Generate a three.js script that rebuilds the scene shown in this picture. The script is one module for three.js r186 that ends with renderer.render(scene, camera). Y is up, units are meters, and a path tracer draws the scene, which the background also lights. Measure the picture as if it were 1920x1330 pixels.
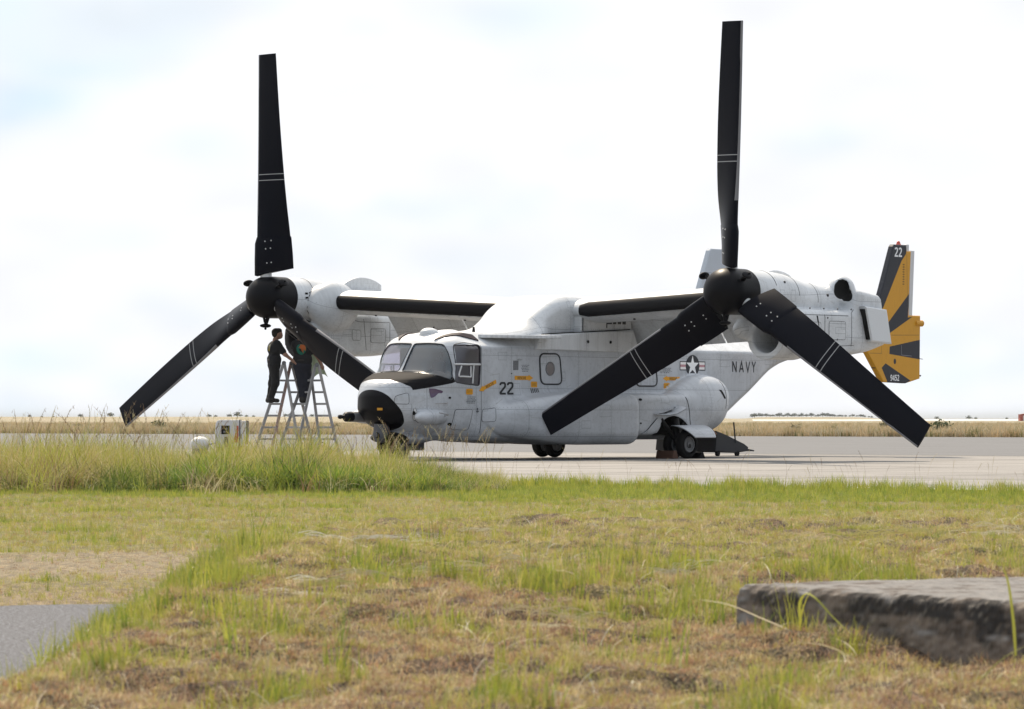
import * as THREE from 'three';
import { mergeGeometries } from 'three/addons/utils/BufferGeometryUtils.js';
import { RoundedBoxGeometry } from 'three/addons/geometries/RoundedBoxGeometry.js';
import { createNoise2D, createNoise3D } from 'simplex-noise';

// ---------- camera, sky, sun, exposure ----------
const scene = new THREE.Scene();
const camera = new THREE.PerspectiveCamera(2 * Math.atan(785 / 7140) * 180 / Math.PI, 1920 / 1570, 0.5, 9000);
camera.position.set(0, 0.93, 0);
camera.setViewOffset(1920, 1570, 0, 0, 1920, 1330);                     // level telephoto lens, shifted so that the horizon sits low
camera.focus = 80; camera.userData.fStop = 14;
const renderer = new THREE.WebGLRenderer({ antialias: true });
renderer.toneMapping = THREE.LinearToneMapping;
renderer.toneMappingExposure = 1.15;
renderer.shadowMap.enabled = true;

let seed = 7;
const rnd = () => { seed = (seed + 0x6d2b79f5) | 0; let t = Math.imul(seed ^ (seed >>> 15), 1 | seed); t = (t + Math.imul(t ^ (t >>> 7), 61 | t)) ^ t; return ((t ^ (t >>> 14)) >>> 0) / 4294967296; };
const rr = (a, b) => a + (b - a) * rnd();
const noise2 = createNoise2D(rnd), noise3 = createNoise3D(rnd);
const fbm2 = (x, y, n = 4) => { let s = 0, a = .5; for (let i = 0; i < n; i++) { s += a * noise2(x, y); x *= 2.03; y *= 2.03; a *= .5; } return s; };
const fbm3 = (x, y, z, n = 5) => { let s = 0, a = .5; for (let i = 0; i < n; i++) { s += a * noise3(x, y, z); x *= 2.07; y *= 2.07; z *= 2.07; a *= .52; } return s; };

{ // bright high overcast with thin broken cloud; faint blue where it opens
  const W = 2048, H = 1024, d = new Float32Array(W * H * 4);
  const ss = (a, b, x) => { const t = Math.min(1, Math.max(0, (x - a) / (b - a))); return t * t * (3 - 2 * t); };
  for (let y = 0; y < H; y++) for (let x = 0; x < W; x++) {
    const az = (x + .5) / W * 2 * Math.PI, el = ((y + .5) / H - .5) * Math.PI, e = Math.max(el, -.02);
    const s = 1 / (Math.max(Math.sin(e), 0) + .12), px = Math.cos(az) * Math.cos(e), pz = Math.sin(az) * Math.cos(e);
    const open = ss(-.02, .42, fbm3(px * 6.5 + 3.1, e * 19 + 1.7, pz * 6.5, 5)), wisp = fbm3(px * 15 + 9, e * 46, pz * 15, 5);
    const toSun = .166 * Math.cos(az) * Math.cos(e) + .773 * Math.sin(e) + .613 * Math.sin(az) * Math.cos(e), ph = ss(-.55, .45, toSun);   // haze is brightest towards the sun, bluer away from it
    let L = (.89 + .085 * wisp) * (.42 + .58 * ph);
    let k = open * (.5 + .5 * Math.max(0, wisp));
    for (const [a, b, sa, sb, q] of [[-.124, .083, .0135, .0065, .95], [.002, .105, .02, .007, .6], [-.083, .0715, .012, .0045, .42], [-.01, .043, .02, .005, .3], [-.1, .045, .015, .006, .25]]) { const t = az - Math.PI / 2 - a - .006 * wisp, r = el - b - .004 * wisp; k += q * Math.exp(-((t / sa) ** 2) - (r / sb) ** 2); }
    k = Math.min(k, 1);
    const o = (y * W + x) * 4;
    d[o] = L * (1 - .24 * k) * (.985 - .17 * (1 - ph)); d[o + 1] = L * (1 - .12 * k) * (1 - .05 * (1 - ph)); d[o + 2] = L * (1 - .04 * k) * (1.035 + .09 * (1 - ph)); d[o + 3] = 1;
    if (el < -.02) { d[o] = .42; d[o + 1] = .40; d[o + 2] = .33; }
  }
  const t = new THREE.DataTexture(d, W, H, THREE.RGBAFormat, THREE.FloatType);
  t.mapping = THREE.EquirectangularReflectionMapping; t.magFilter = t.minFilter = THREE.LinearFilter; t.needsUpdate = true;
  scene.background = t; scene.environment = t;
}
const sun = new THREE.DirectionalLight(0xffeed6, 5);
sun.name = 'sun';
sun.position.set(-25, 116, -86.4 - 92); sun.target.position.set(0, 0, -86.4);
sun.castShadow = true; sun.shadow.radius = 2.5; sun.shadow.mapSize.set(4096, 4096);
Object.assign(sun.shadow.camera, { left: -70, right: 70, top: 70, bottom: -70, near: 1, far: 500 });
scene.add(sun, sun.target);

scene.fog = new THREE.FogExp2(new THREE.Color().setRGB(.9, .95, 1), .00004);
// ---------- signed distance shapes of the aircraft, in metres: u forward of the rotor plane, v to port, w up ----------
const clamp = (x, a, b) => Math.min(b, Math.max(a, x)), mix = (a, b, t) => a + (b - a) * t;
const sstep = (a, b, x) => { const t = clamp((x - a) / (b - a), 0, 1); return t * t * (3 - 2 * t); };
const curve = (...p) => (x) => {                                     // smooth interpolation through [x, y] pairs in rising x
  if (x <= p[0][0]) return p[0][1];
  const n = p.length - 1; if (x >= p[n][0]) return p[n][1];
  let i = 0; while (x > p[i + 1][0]) i++;
  const d = (k) => (k < 0 || k >= n ? null : (p[k + 1][1] - p[k][1]) / (p[k + 1][0] - p[k][0]));
  const tan = (k) => { const a = d(k - 1), b = d(k); return a === null ? b : b === null ? a : a * b <= 0 ? 0 : 2 * a * b / (a + b); };
  const h = p[i + 1][0] - p[i][0], t = (x - p[i][0]) / h, t2 = t * t, t3 = t2 * t;
  return (2 * t3 - 3 * t2 + 1) * p[i][1] + (t3 - 2 * t2 + t) * h * tan(i) + (3 * t2 - 2 * t3) * p[i + 1][1] + (t3 - t2) * h * tan(i + 1);
};
const table = (f, a, b, n = 400) => { const t = new Float64Array(n + 1); for (let i = 0; i <= n; i++) t[i] = f(a + (b - a) * i / n); return (x) => { const k = clamp((x - a) / (b - a) * n, 0, n - 1e-6), i = k | 0; return t[i] + (t[i + 1] - t[i]) * (k - i); }; };
const smin = (a, b, k) => { const h = Math.max(k - Math.abs(a - b), 0) / k; return Math.min(a, b) - h * h * k * 0.25; };
const smax = (a, b, k) => -smin(-a, -b, k);
const box2 = (x, y, hx, hy, r) => { const qx = Math.abs(x) - hx + r, qy = Math.abs(y) - hy + r; return Math.hypot(Math.max(qx, 0), Math.max(qy, 0)) + Math.min(Math.max(qx, qy), 0) - r; };
const box3 = (x, y, z, hx, hy, hz, r) => { const a = Math.abs(x) - hx + r, b = Math.abs(y) - hy + r, c = Math.abs(z) - hz + r; return Math.hypot(Math.max(a, 0), Math.max(b, 0), Math.max(c, 0)) + Math.min(Math.max(a, b, c), 0) - r; };
const ell = (x, y, z, a, b, c) => { const k = Math.hypot(x / a, y / b, z / c), g = Math.hypot(x / a / a, y / b / b, z / c / c); return g < 1e-9 ? -Math.min(a, b, c) : k * (k - 1) / g; };

const bodyHalf = table(curve([-12, .3], [-11.3, .48], [-9.5, .85], [-7.5, 1.16], [-6.3, 1.22], [4, 1.22]), -12, 4);
const bodyTop = table(curve([-12, 2.72], [-10.3, 2.79], [-8.2, 2.86], [4, 2.87]), -12, 4);
const bodyLow = table(curve([-12, 2.6], [-11.3, 2.5], [-10, 2.3], [-8.05, 1.42], [-6.4, .62], [-5.7, .47], [-5, .45], [4, .45]), -12, 4);
const noseTip = table(curve([.2, 2.2], [.44, 2.65], [.6, 3.1], [.74, 3.48], [.9, 3.75], [1.16, 3.92], [1.4, 3.92], [1.56, 3.86], [1.7, 3.75], [1.78, 3.62], [1.87, 3.3], [1.95, 2.98], [2.0, 2.92], [2.3, 2.72], [2.58, 2.52], [2.7, 2.38], [2.8, 2.1], [2.9, 1.4]), .2, 2.9, 800);
const noseLong = table(curve([1.5, 2.2], [1.95, 1.45], [2.3, 1.15], [2.6, 1.05]), 1.4, 2.8);
const hullTop = table(curve([-6, 2.8], [-5, 3.08], [-4, 3.46], [-3, 3.68], [-2, 3.76], [-1.4, 3.7], [-1, 3.55], [-.6, 3.27], [-.2, 3.0], [.2, 2.86], [.6, 2.8]), -6, .6);

function sdTube(u, a, w) {
  const t = bodyTop(u), l = bodyLow(u), hb = bodyHalf(u), r = Math.min(.34, hb * .8, (t - l) * .45);
  let d = box2(a, w - (t + l) / 2, hb, (t - l) / 2, r * .75);
  const ch = .512 * (a - hb) + .859 * (w - (t - .32));
  d = smax(d, ch, .05);
  const n = mix(2.05, 3.1, sstep(1.75, 2.0, w)), e = Math.pow(clamp(a / 1.235, 0, 1), n), nf = noseTip(w) - noseLong(w) * (1 - Math.pow(Math.max(1 - e, 0), 1 / n));
  const nose = (u - nf) * (w > 1.72 && w < 1.98 ? .45 : .78);
  return smax(d, nose, .1);
}
function sdSponson(u, a, w) {
  const f = sstep(1.7, -.9, u);                                       // the forward tank swells out of the side
  const out = mix(1.0, 2.22, Math.sqrt(f)), top = mix(1.25, 1.53, f), low = mix(.6, .36, f);
  const tank = smax(box2(a - out / 2, w - (top + low) / 2, out / 2, (top - low) / 2, .3), -(u + 2.78), .22) * .9;
  const aft = smax(box2(a - .9, w - 1.03, .98, .48, .16), Math.max(-u - 5.6, u + 2.4), .1);
  const lobe = smin(ell(u + 5.62, a - 1.4, w - 1.2, 1.08, .6, .62), ell(u + 5.9, a - 1.42, w - 1.48, .84, .52, .5), .15);
  let d = smin(smin(tank, aft, .05), lobe, .1);
  const wx = u + 4.35, wz = w - .12;                                  // wheel well
  const well = Math.max(Math.hypot(wx, wz * .9) - .78, 1.3 - a);
  return smax(d, -well, .03);
}
function sdHump(u, a, w) {
  const t = hullTop(u), half = .97 - .27 * sstep(-.9, .3, u) + .2 * sstep(3.2, 2.8, w) * sstep(.6, -.2, u) * sstep(-1.1, -.5, u);
  const d = box2(a, w - (t + 2.3) / 2, half, (t - 2.3) / 2, .32);
  return smax(d * .8, Math.max(u - .45, -u - 5.8), .2);
}
function sdCavity(u, a, w) { return u < .9 || u > 3 || w < 1.2 ? .2 : Math.max(sdTube(u + .12, a + .1, w + .11 * sstep(2.1, 2.5, w)), 1.05 - u, 1.3 - w, u - 2.9); }
function sdBody(u, v, w) {
  const a = Math.abs(v);
  let d = sdTube(u, a, w);
  if (u < 2.6 && w < 2.3) d = smin(d, sdSponson(u, a, w), mix(.08, .2, sstep(-2.5, -.5, u)));
  if (u < 1.2 && w > 2.2) d = smin(d, sdHump(u, a, w), mix(.05, .25, sstep(-1.4, -.6, u)));
  if (u > 1.8 && w < 1.6) {
    d = smin(d, ell(u - 2.95, a - .98, w - .97, .52, .2, .17), .06);
    d = smin(d, ell(u - 2.9, a, w - .5, .75, .6, .16), .06);
  }
  if (u > 1.2 && w > 2.5) d = smin(d, smin(ell(u - 2.0, v, w - 2.83, .24, .2, .125), ell(u - 1.1, v + .1, w - 2.86, .55, .3, .07), .05), .04);
  return d;
}
const sdShell = (u, v, w) => Math.max(sdBody(u, v, w), -sdCavity(u, Math.abs(v), w));
const gradOf = (f, u, v, w, e = .012) => { const x = f(u + e, v, w) - f(u - e, v, w), y = f(u, v + e, w) - f(u, v - e, w), z = f(u, v, w + e) - f(u, v, w - e), l = Math.hypot(x, y, z) || 1; return [x / l, y / l, z / l, l / (2 * e)]; };
function snap(f, p, off = 0) {                                        // nearest surface point, lifted by off
  let [u, v, w] = p;
  for (let i = 0; i < 8; i++) { const g = gradOf(f, u, v, w), d = f(u, v, w) / Math.max(g[3], .3); u -= g[0] * d; v -= g[1] * d; w -= g[2] * d; }
  const g = gradOf(f, u, v, w);
  return [u + g[0] * off, v + g[1] * off, w + g[2] * off];
}
// ---------- names, tags and small builders ----------
const taken = new Map();
const numbered = (name) => { const n = taken.get(name) ?? 0; taken.set(name, n + 1); return n ? name + '_' + String(n).padStart(3, '0') : name; };
function tag(o, label, category, group, kind) { if (label) o.userData.label = label; if (category) o.userData.category = category; if (group) o.userData.group = group; if (kind) o.userData.kind = kind; return o; }
function thing(name, label, category, pos = [0, 0, 0], turn = 0, group) { const o = new THREE.Group(); o.name = numbered(name); o.position.set(...pos); o.rotation.y = turn; scene.add(o); return tag(o, label, category, group); }
function mesh(name, geo, mat, parent = scene, label) {
  const m = new THREE.Mesh(Array.isArray(geo) ? mergeGeometries(geo.map((g) => { g = g.index ? g.toNonIndexed() : g; for (const k of Object.keys(g.attributes)) if (!['position', 'normal', 'uv'].includes(k)) g.deleteAttribute(k); return g; })) : geo, mat);
  m.name = numbered(name); m.castShadow = m.receiveShadow = true; parent.add(m); if (label) m.userData.label = label; return m;
}
const structure = (name, geo, mat, label) => { const m = mesh(name, geo, mat); m.userData.kind = 'structure'; if (label) m.userData.label = label; return m; };
const std = (r, g, b, rough = .6, extra = {}) => new THREE.MeshStandardMaterial({ color: new THREE.Color().setRGB(r, g, b), roughness: rough, ...extra });
const phys = (r, g, b, rough, extra = {}) => new THREE.MeshPhysicalMaterial({ color: new THREE.Color().setRGB(r, g, b), roughness: rough, ...extra });
const V3 = (a) => new THREE.Vector3(a[0], a[1], a[2]);
const placed = (g, x = 0, y = 0, z = 0, rx = 0, ry = 0, rz = 0) => { g.rotateX(rx); g.rotateY(ry); g.rotateZ(rz); g.translate(x, y, z); return g; };
const box = (w, h, d, x = 0, y = 0, z = 0, r = .012) => placed(new RoundedBoxGeometry(w, h, d, 2, Math.min(r, w / 2.1, h / 2.1, d / 2.1)), x, y, z);
function bar(a, b, r, r2 = r, seg = 8) { const A = V3(a), B = V3(b), d = B.clone().sub(A), g = new THREE.CylinderGeometry(r2, r, d.length(), seg); g.applyQuaternion(new THREE.Quaternion().setFromUnitVectors(new THREE.Vector3(0, 1, 0), d.normalize())); g.translate((A.x + B.x) / 2, (A.y + B.y) / 2, (A.z + B.z) / 2); return g; }
function rail(a, b, w, t, side) {                                        // flat bar from a to b, its width along side
  const A = V3(a), B = V3(b), d = B.clone().sub(A), L = d.length(); d.normalize();
  const s = V3(side).addScaledVector(d, -V3(side).dot(d)).normalize(), n = new THREE.Vector3().crossVectors(s, d);
  const g = new RoundedBoxGeometry(w, L, t, 1, Math.min(w, t) * .2); g.applyMatrix4(new THREE.Matrix4().makeBasis(s, d, n)); g.translate((A.x + B.x) / 2, (A.y + B.y) / 2, (A.z + B.z) / 2); return g;
}
const tubeThrough = (pts, r, n = 24, seg = 6, closed = false) => new THREE.TubeGeometry(new THREE.CatmullRomCurve3(pts.map(V3), closed, 'centripetal'), n, r, seg, closed);
function geoOf(P, I, N, U) { const g = new THREE.BufferGeometry(); g.setAttribute('position', new THREE.Float32BufferAttribute(P, 3)); if (U) g.setAttribute('uv', new THREE.Float32BufferAttribute(U, 2)); g.setIndex(I); if (N) g.setAttribute('normal', new THREE.Float32BufferAttribute(N, 3)); else g.computeVertexNormals(); return g; }
function loftGeo(rings, closedRing = true, caps = true, uvScale = [1, 1]) {  // rings of equal length [x,y,z]
  const P = [], I = [], U = [], n = rings[0].length;
  rings.forEach((r, i) => r.forEach((p, j) => { P.push(...p); U.push(i / (rings.length - 1) * uvScale[0], j / n * uvScale[1]); }));
  const m = closedRing ? n : n - 1;
  for (let i = 0; i + 1 < rings.length; i++) for (let j = 0; j < m; j++) { const a = i * n + j, b = i * n + (j + 1) % n, c = a + n, d = b + n; I.push(a, c, b, b, c, d); }
  if (caps) for (const [i, flip] of [[0, 0], [rings.length - 1, 1]]) { const base = P.length / 3; let cx = 0, cy = 0, cz = 0; rings[i].forEach((p) => { P.push(...p); U.push(0, 0); cx += p[0] / n; cy += p[1] / n; cz += p[2] / n; }); P.push(cx, cy, cz); U.push(0, 0); for (let j = 0; j < n; j++) { const a = base + j, b = base + (j + 1) % n; flip ? I.push(a, base + n, b) : I.push(a, b, base + n); } }
  let vol = 0; const at = (i) => V3(P.slice(i * 3, i * 3 + 3)); const o = at(0);
  for (let k = 0; k < I.length; k += 3) vol += at(I[k]).sub(o).dot(at(I[k + 1]).sub(o).cross(at(I[k + 2]).sub(o)));
  if (vol < 0) for (let k = 0; k < I.length; k += 3) { const t = I[k]; I[k] = I[k + 1]; I[k + 1] = t; }
  return geoOf(P, I, null, U);
}
const flipGeo = (g) => { const i = g.index.array; for (let k = 0; k < i.length; k += 3) { const t = i[k]; i[k] = i[k + 1]; i[k + 1] = t; } return g; };

// ---------- surface nets over a distance function f(u, v, w); result keeps u, v, w ----------
function nets(f, lo, hi, h) {
  const n = [0, 1, 2].map((k) => Math.ceil((hi[k] - lo[k]) / h) + 1), [nx, ny, nz] = n, F = new Float32Array(nx * ny * nz), id = new Int32Array(nx * ny * nz).fill(-1);
  for (let k = 0, o = 0; k < nz; k++) for (let j = 0; j < ny; j++) for (let i = 0; i < nx; i++, o++) F[o] = f(lo[0] + i * h, lo[1] + j * h, lo[2] + k * h);
  const P = [], I = [], sx = 1, sy = nx, sz = nx * ny, corner = [0, sx, sy, sx + sy, sz, sx + sz, sy + sz, sx + sy + sz];
  const edges = [[0, 1], [0, 2], [0, 4], [1, 3], [1, 5], [2, 3], [2, 6], [3, 7], [4, 5], [4, 6], [5, 7], [6, 7]];
  for (let k = 0; k < nz - 1; k++) for (let j = 0; j < ny - 1; j++) for (let i = 0; i < nx - 1; i++) {
    const o = i + j * sy + k * sz; let m = 0; for (let c = 0; c < 8; c++) if (F[o + corner[c]] < 0) m |= 1 << c;
    if (m === 0 || m === 255) continue;
    let x = 0, y = 0, z = 0, q = 0;
    for (const [a, b] of edges) { if (((m >> a) & 1) === ((m >> b) & 1)) continue; const fa = F[o + corner[a]], fb = F[o + corner[b]], t = fa / (fa - fb); x += mix(a & 1, b & 1, t); y += mix((a >> 1) & 1, (b >> 1) & 1, t); z += mix(a >> 2, b >> 2, t); q++; }
    id[o] = P.length / 3; P.push(lo[0] + (i + x / q) * h, lo[1] + (j + y / q) * h, lo[2] + (k + z / q) * h);
  }
  const quad = (a, b, c, d, s) => { if (s) I.push(a, b, c, a, c, d); else I.push(a, c, b, a, d, c); };
  for (let k = 1; k < nz - 1; k++) for (let j = 1; j < ny - 1; j++) for (let i = 1; i < nx - 1; i++) {
    const o = i + j * sy + k * sz, s = F[o] < 0;
    if (s !== F[o + sx] < 0) quad(id[o - sy - sz], id[o - sz], id[o], id[o - sy], s);
    if (s !== F[o + sy] < 0) quad(id[o - sx - sz], id[o - sx], id[o], id[o - sz], s);
    if (s !== F[o + sz] < 0) quad(id[o - sx - sy], id[o - sy], id[o], id[o - sx], s);
  }
  const N = new Array(P.length);
  for (let q = 0; q < P.length; q += 3) { const g = gradOf(f, P[q], P[q + 1], P[q + 2], h * .35); N[q] = g[0]; N[q + 1] = g[1]; N[q + 2] = g[2]; }
  return { P, N, I };
}
function cut(m, f) {                                                     // splits a net along f = 0 into [inside, outside]
  const out = [{ P: [], N: [], I: [], map: new Map() }, { P: [], N: [], I: [], map: new Map() }], n = m.P.length / 3, S = new Float64Array(n);
  for (let i = 0; i < n; i++) S[i] = f(m.P[i * 3], m.P[i * 3 + 1], m.P[i * 3 + 2], m.N[i * 3], m.N[i * 3 + 1], m.N[i * 3 + 2]);
  const put = (s, key, p, q) => { let k = s.map.get(key); if (k === undefined) { k = s.P.length / 3; s.P.push(...p); s.N.push(...q); s.map.set(key, k); } return k; };
  const vert = (s, i) => put(s, i, m.P.slice(i * 3, i * 3 + 3), m.N.slice(i * 3, i * 3 + 3));
  const mid = (s, a, b) => { if (a > b) [a, b] = [b, a]; const t = S[a] / (S[a] - S[b]), e = (A) => [0, 1, 2].map((k) => mix(A[a * 3 + k], A[b * 3 + k], t)); return put(s, n + a * n + b, e(m.P), e(m.N)); };
  for (let k = 0; k < m.I.length; k += 3) {
    const t = [m.I[k], m.I[k + 1], m.I[k + 2]], neg = t.map((i) => S[i] < 0), c = neg.filter(Boolean).length;
    if (c === 3 || c === 0) { const s = out[c ? 0 : 1]; s.I.push(...t.map((i) => vert(s, i))); continue; }
    const lone = c === 1, r = neg.indexOf(lone), a = t[r], b = t[(r + 1) % 3], d = t[(r + 2) % 3], s1 = out[lone ? 0 : 1], s2 = out[lone ? 1 : 0];
    s1.I.push(vert(s1, a), mid(s1, a, b), mid(s1, a, d));
    s2.I.push(mid(s2, a, b), vert(s2, b), vert(s2, d), mid(s2, a, b), vert(s2, d), mid(s2, a, d));
  }
  return out;
}
const girth = (v, w) => w + Math.max(0, w - 2.4) * 0 + .55 * (1.2 - Math.abs(v)) * sstep(2.3, 2.8, w);
function netGeo(m, mirror = 1, dv = 0, uvOf = (u, v, w) => [u * .1, girth(v, w) * .2]) {  // u, v, w -> aircraft axes x forward, y up, z starboard
  const n = m.P.length / 3, P = new Float32Array(n * 3), N = new Float32Array(n * 3), U = new Float32Array(n * 2);
  for (let i = 0; i < n; i++) { const [u, v, w] = m.P.slice(i * 3, i * 3 + 3); P.set([u, w, -mirror * v - dv], i * 3); N.set([m.N[i * 3], m.N[i * 3 + 2], -mirror * m.N[i * 3 + 1]], i * 3); U.set(uvOf(u, v, w), i * 2); }
  const I = m.I.slice(); let face = 0;
  for (let k = 0; k < Math.min(I.length, 900); k += 3) { const [a, b, c] = I.slice(k, k + 3), A = new THREE.Vector3().fromArray(P, a * 3), n3 = new THREE.Vector3().fromArray(P, b * 3).sub(A).cross(new THREE.Vector3().fromArray(P, c * 3).sub(A)); face += n3.dot(new THREE.Vector3().fromArray(N, a * 3)); }
  if (face < 0) for (let k = 0; k < I.length; k += 3) { const t = I[k + 1]; I[k + 1] = I[k + 2]; I[k + 2] = t; }
  const g = new THREE.BufferGeometry(); g.setAttribute('position', new THREE.BufferAttribute(P, 3)); g.setAttribute('normal', new THREE.BufferAttribute(N, 3)); g.setAttribute('uv', new THREE.BufferAttribute(U, 2)); g.setIndex(I); return g;
}
const ac = (p) => [p[0], p[2], -p[1]];                                   // [u, v, w] -> aircraft axes
// polygons on a surface
function planeOf(poly) { const c = [0, 1, 2].map((k) => poly.reduce((s, p) => s + p[k], 0) / poly.length), nn = new THREE.Vector3(); for (let i = 0; i < poly.length; i++) nn.add(V3(poly[i]).sub(V3(c)).cross(V3(poly[(i + 1) % poly.length]).sub(V3(c)))); nn.normalize(); const x = V3(poly[1]).sub(V3(poly[0])); x.addScaledVector(nn, -x.dot(nn)).normalize(); const y = new THREE.Vector3().crossVectors(nn, x); return { c: V3(c), x, y, n: nn, to: (p) => { const d = V3(p).sub(V3(c)); return [d.dot(x), d.dot(y), d.dot(nn)]; } }; }
function roundPoly(poly, r, k = 5) {                                     // rounds the corners of a 3-D polygon
  const out = [], n = poly.length;
  for (let i = 0; i < n; i++) { const p = V3(poly[i]), a = V3(poly[(i + n - 1) % n]), b = V3(poly[(i + 1) % n]), ra = Math.min(r, p.distanceTo(a) * .45), rb = Math.min(r, p.distanceTo(b) * .45), A = p.clone().lerp(a, ra / p.distanceTo(a)), B = p.clone().lerp(b, rb / p.distanceTo(b)); for (let j = 0; j <= k; j++) { const t = j / k; out.push(A.clone().multiplyScalar((1 - t) * (1 - t)).addScaledVector(p, 2 * t * (1 - t)).addScaledVector(B, t * t).toArray()); } }
  return out;
}
function dense(poly, h) { const out = []; poly.forEach((p, i) => { const q = poly[(i + 1) % poly.length], d = Math.hypot(q[0] - p[0], q[1] - p[1], q[2] - p[2]), n = Math.max(1, Math.round(d / h)); for (let j = 0; j < n; j++) out.push([0, 1, 2].map((k) => mix(p[k], q[k], j / n))); }); return out; }
function insideDistance(poly2, x, y) { let d = 1e9, s = 1; for (let i = 0, j = poly2.length - 1; i < poly2.length; j = i++) { const [ax, ay] = poly2[i], [bx, by] = poly2[j], ex = bx - ax, ey = by - ay, wx = x - ax, wy = y - ay, t = clamp((wx * ex + wy * ey) / (ex * ex + ey * ey || 1e-9), 0, 1); d = Math.min(d, Math.hypot(wx - ex * t, wy - ey * t)); const c1 = y >= ay, c2 = y < by, c3 = ex * wy > ey * wx; if ((c1 && c2 && c3) || (!c1 && !c2 && !c3)) s = -s; } return d * s; }
function patch(poly, f, off, depth = .012, h = .07, uvBox) {             // a skin of the surface f inside the polygon, off metres proud, with an edge
  const b = dense(poly, h), pl = planeOf(b), p2 = b.map((p) => pl.to(p)), tri = THREE.ShapeUtils.triangulateShape(p2.map((p) => new THREE.Vector2(p[0], p[1])), []);
  let P = b.map((p) => p.slice()), I = tri.flat();
  for (let pass = 0; pass < 4; pass++) { const mids = new Map(), J = []; let any = false; const L = (a, c) => Math.hypot(P[a][0] - P[c][0], P[a][1] - P[c][1], P[a][2] - P[c][2]); const md = (a, c) => { const key = a < c ? a + '_' + c : c + '_' + a; if (L(a, c) < h * 1.6) return -1; if (!mids.has(key)) { mids.set(key, P.length); P.push([0, 1, 2].map((k) => (P[a][k] + P[c][k]) / 2)); } any = true; return mids.get(key); };
    for (let k = 0; k < I.length; k += 3) { const [a, c, d] = I.slice(k, k + 3), x = md(a, c), y = md(c, d), z = md(d, a), s = (x >= 0) + (y >= 0) + (z >= 0);
      if (!s) J.push(a, c, d); else if (s === 3) J.push(a, x, z, x, c, y, z, y, d, x, y, z);
      else if (s === 1) { if (x >= 0) J.push(a, x, d, x, c, d); else if (y >= 0) J.push(a, c, y, a, y, d); else J.push(a, c, z, z, c, d); }
      else if (x < 0) J.push(a, c, y, a, y, z, z, y, d); else if (y < 0) J.push(a, x, z, x, c, d, x, d, z); else J.push(x, c, y, a, x, y, a, y, d); }
    I = J; if (!any) break; }
  const nb = b.length, Q = P.map((p) => snap(f, p, off)), G = Q.map((p) => gradOf(f, ...p));
  const lx = p2.map((p) => p[0]), ly = p2.map((p) => p[1]);
  const pos = [], nor = [], uv = [];
  const uvp = (p) => { if (uvBox) return uvBox(p); const t = pl.to(p); return [(t[0] - Math.min(...lx)) / (Math.max(...lx) - Math.min(...lx)), (t[1] - Math.min(...ly)) / (Math.max(...ly) - Math.min(...ly))]; };
  Q.forEach((p, i) => { pos.push(...ac(p)); nor.push(G[i][0], G[i][2], -G[i][1]); uv.push(...uvp(P[i])); });
  let g0 = 0; for (let k = 0; k < I.length; k += 3) { const A = V3(ac(Q[I[k]])); g0 += V3(ac(Q[I[k + 1]])).sub(A).cross(V3(ac(Q[I[k + 2]])).sub(A)).dot(new THREE.Vector3(G[I[k]][0], G[I[k]][2], -G[I[k]][1])); }
  if (g0 < 0) for (let k = 0; k < I.length; k += 3) { const t = I[k + 1]; I[k + 1] = I[k + 2]; I[k + 2] = t; }
  if (depth) { const base = pos.length / 3; for (let i = 0; i < nb; i++) for (const d of [0, depth]) { const p = Q[i], g = G[i]; pos.push(...ac([p[0] - g[0] * d, p[1] - g[1] * d, p[2] - g[2] * d])); const o = V3(ac(p)).sub(V3(ac([pl.c.x, pl.c.y, pl.c.z]))).normalize(); nor.push(o.x, o.y, o.z); uv.push(...uvp(P[i])); } for (let i = 0; i < nb; i++) { const a = base + i * 2, c = base + ((i + 1) % nb) * 2; I.push(a, a + 1, c, c, a + 1, c + 1); } }
  return geoOf(pos, I, nor, uv);
}
const outline = (poly, f, r, off = 0) => tubeThrough(dense(poly, .05).map((p) => ac(snap(f, p, off))), r, Math.max(24, dense(poly, .05).length), 5, true);
const lineOn = (pts, f, r, off = 0) => { const d = []; pts.forEach((p, i) => { if (i === pts.length - 1) { d.push(p); return; } const q = pts[i + 1], L = Math.hypot(q[0] - p[0], q[1] - p[1], q[2] - p[2]), n = Math.max(1, Math.round(L / .08)); for (let j = 0; j < n; j++) d.push([0, 1, 2].map((k) => mix(p[k], q[k], j / n))); }); return tubeThrough(d.map((p) => ac(snap(f, p, off))), r, d.length * 2, 5); };
const canvasTexture = (...a) => makeTexture(...a);
function makeTexture(w, h, draw, srgb = true) { const c = document.createElement('canvas'); c.width = w; c.height = h; const x = c.getContext('2d'); draw(x, w, h); const t = new THREE.CanvasTexture(c); if (srgb) t.colorSpace = THREE.SRGBColorSpace; t.anisotropy = 8; t.magFilter = THREE.LinearFilter; return t; }
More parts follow.
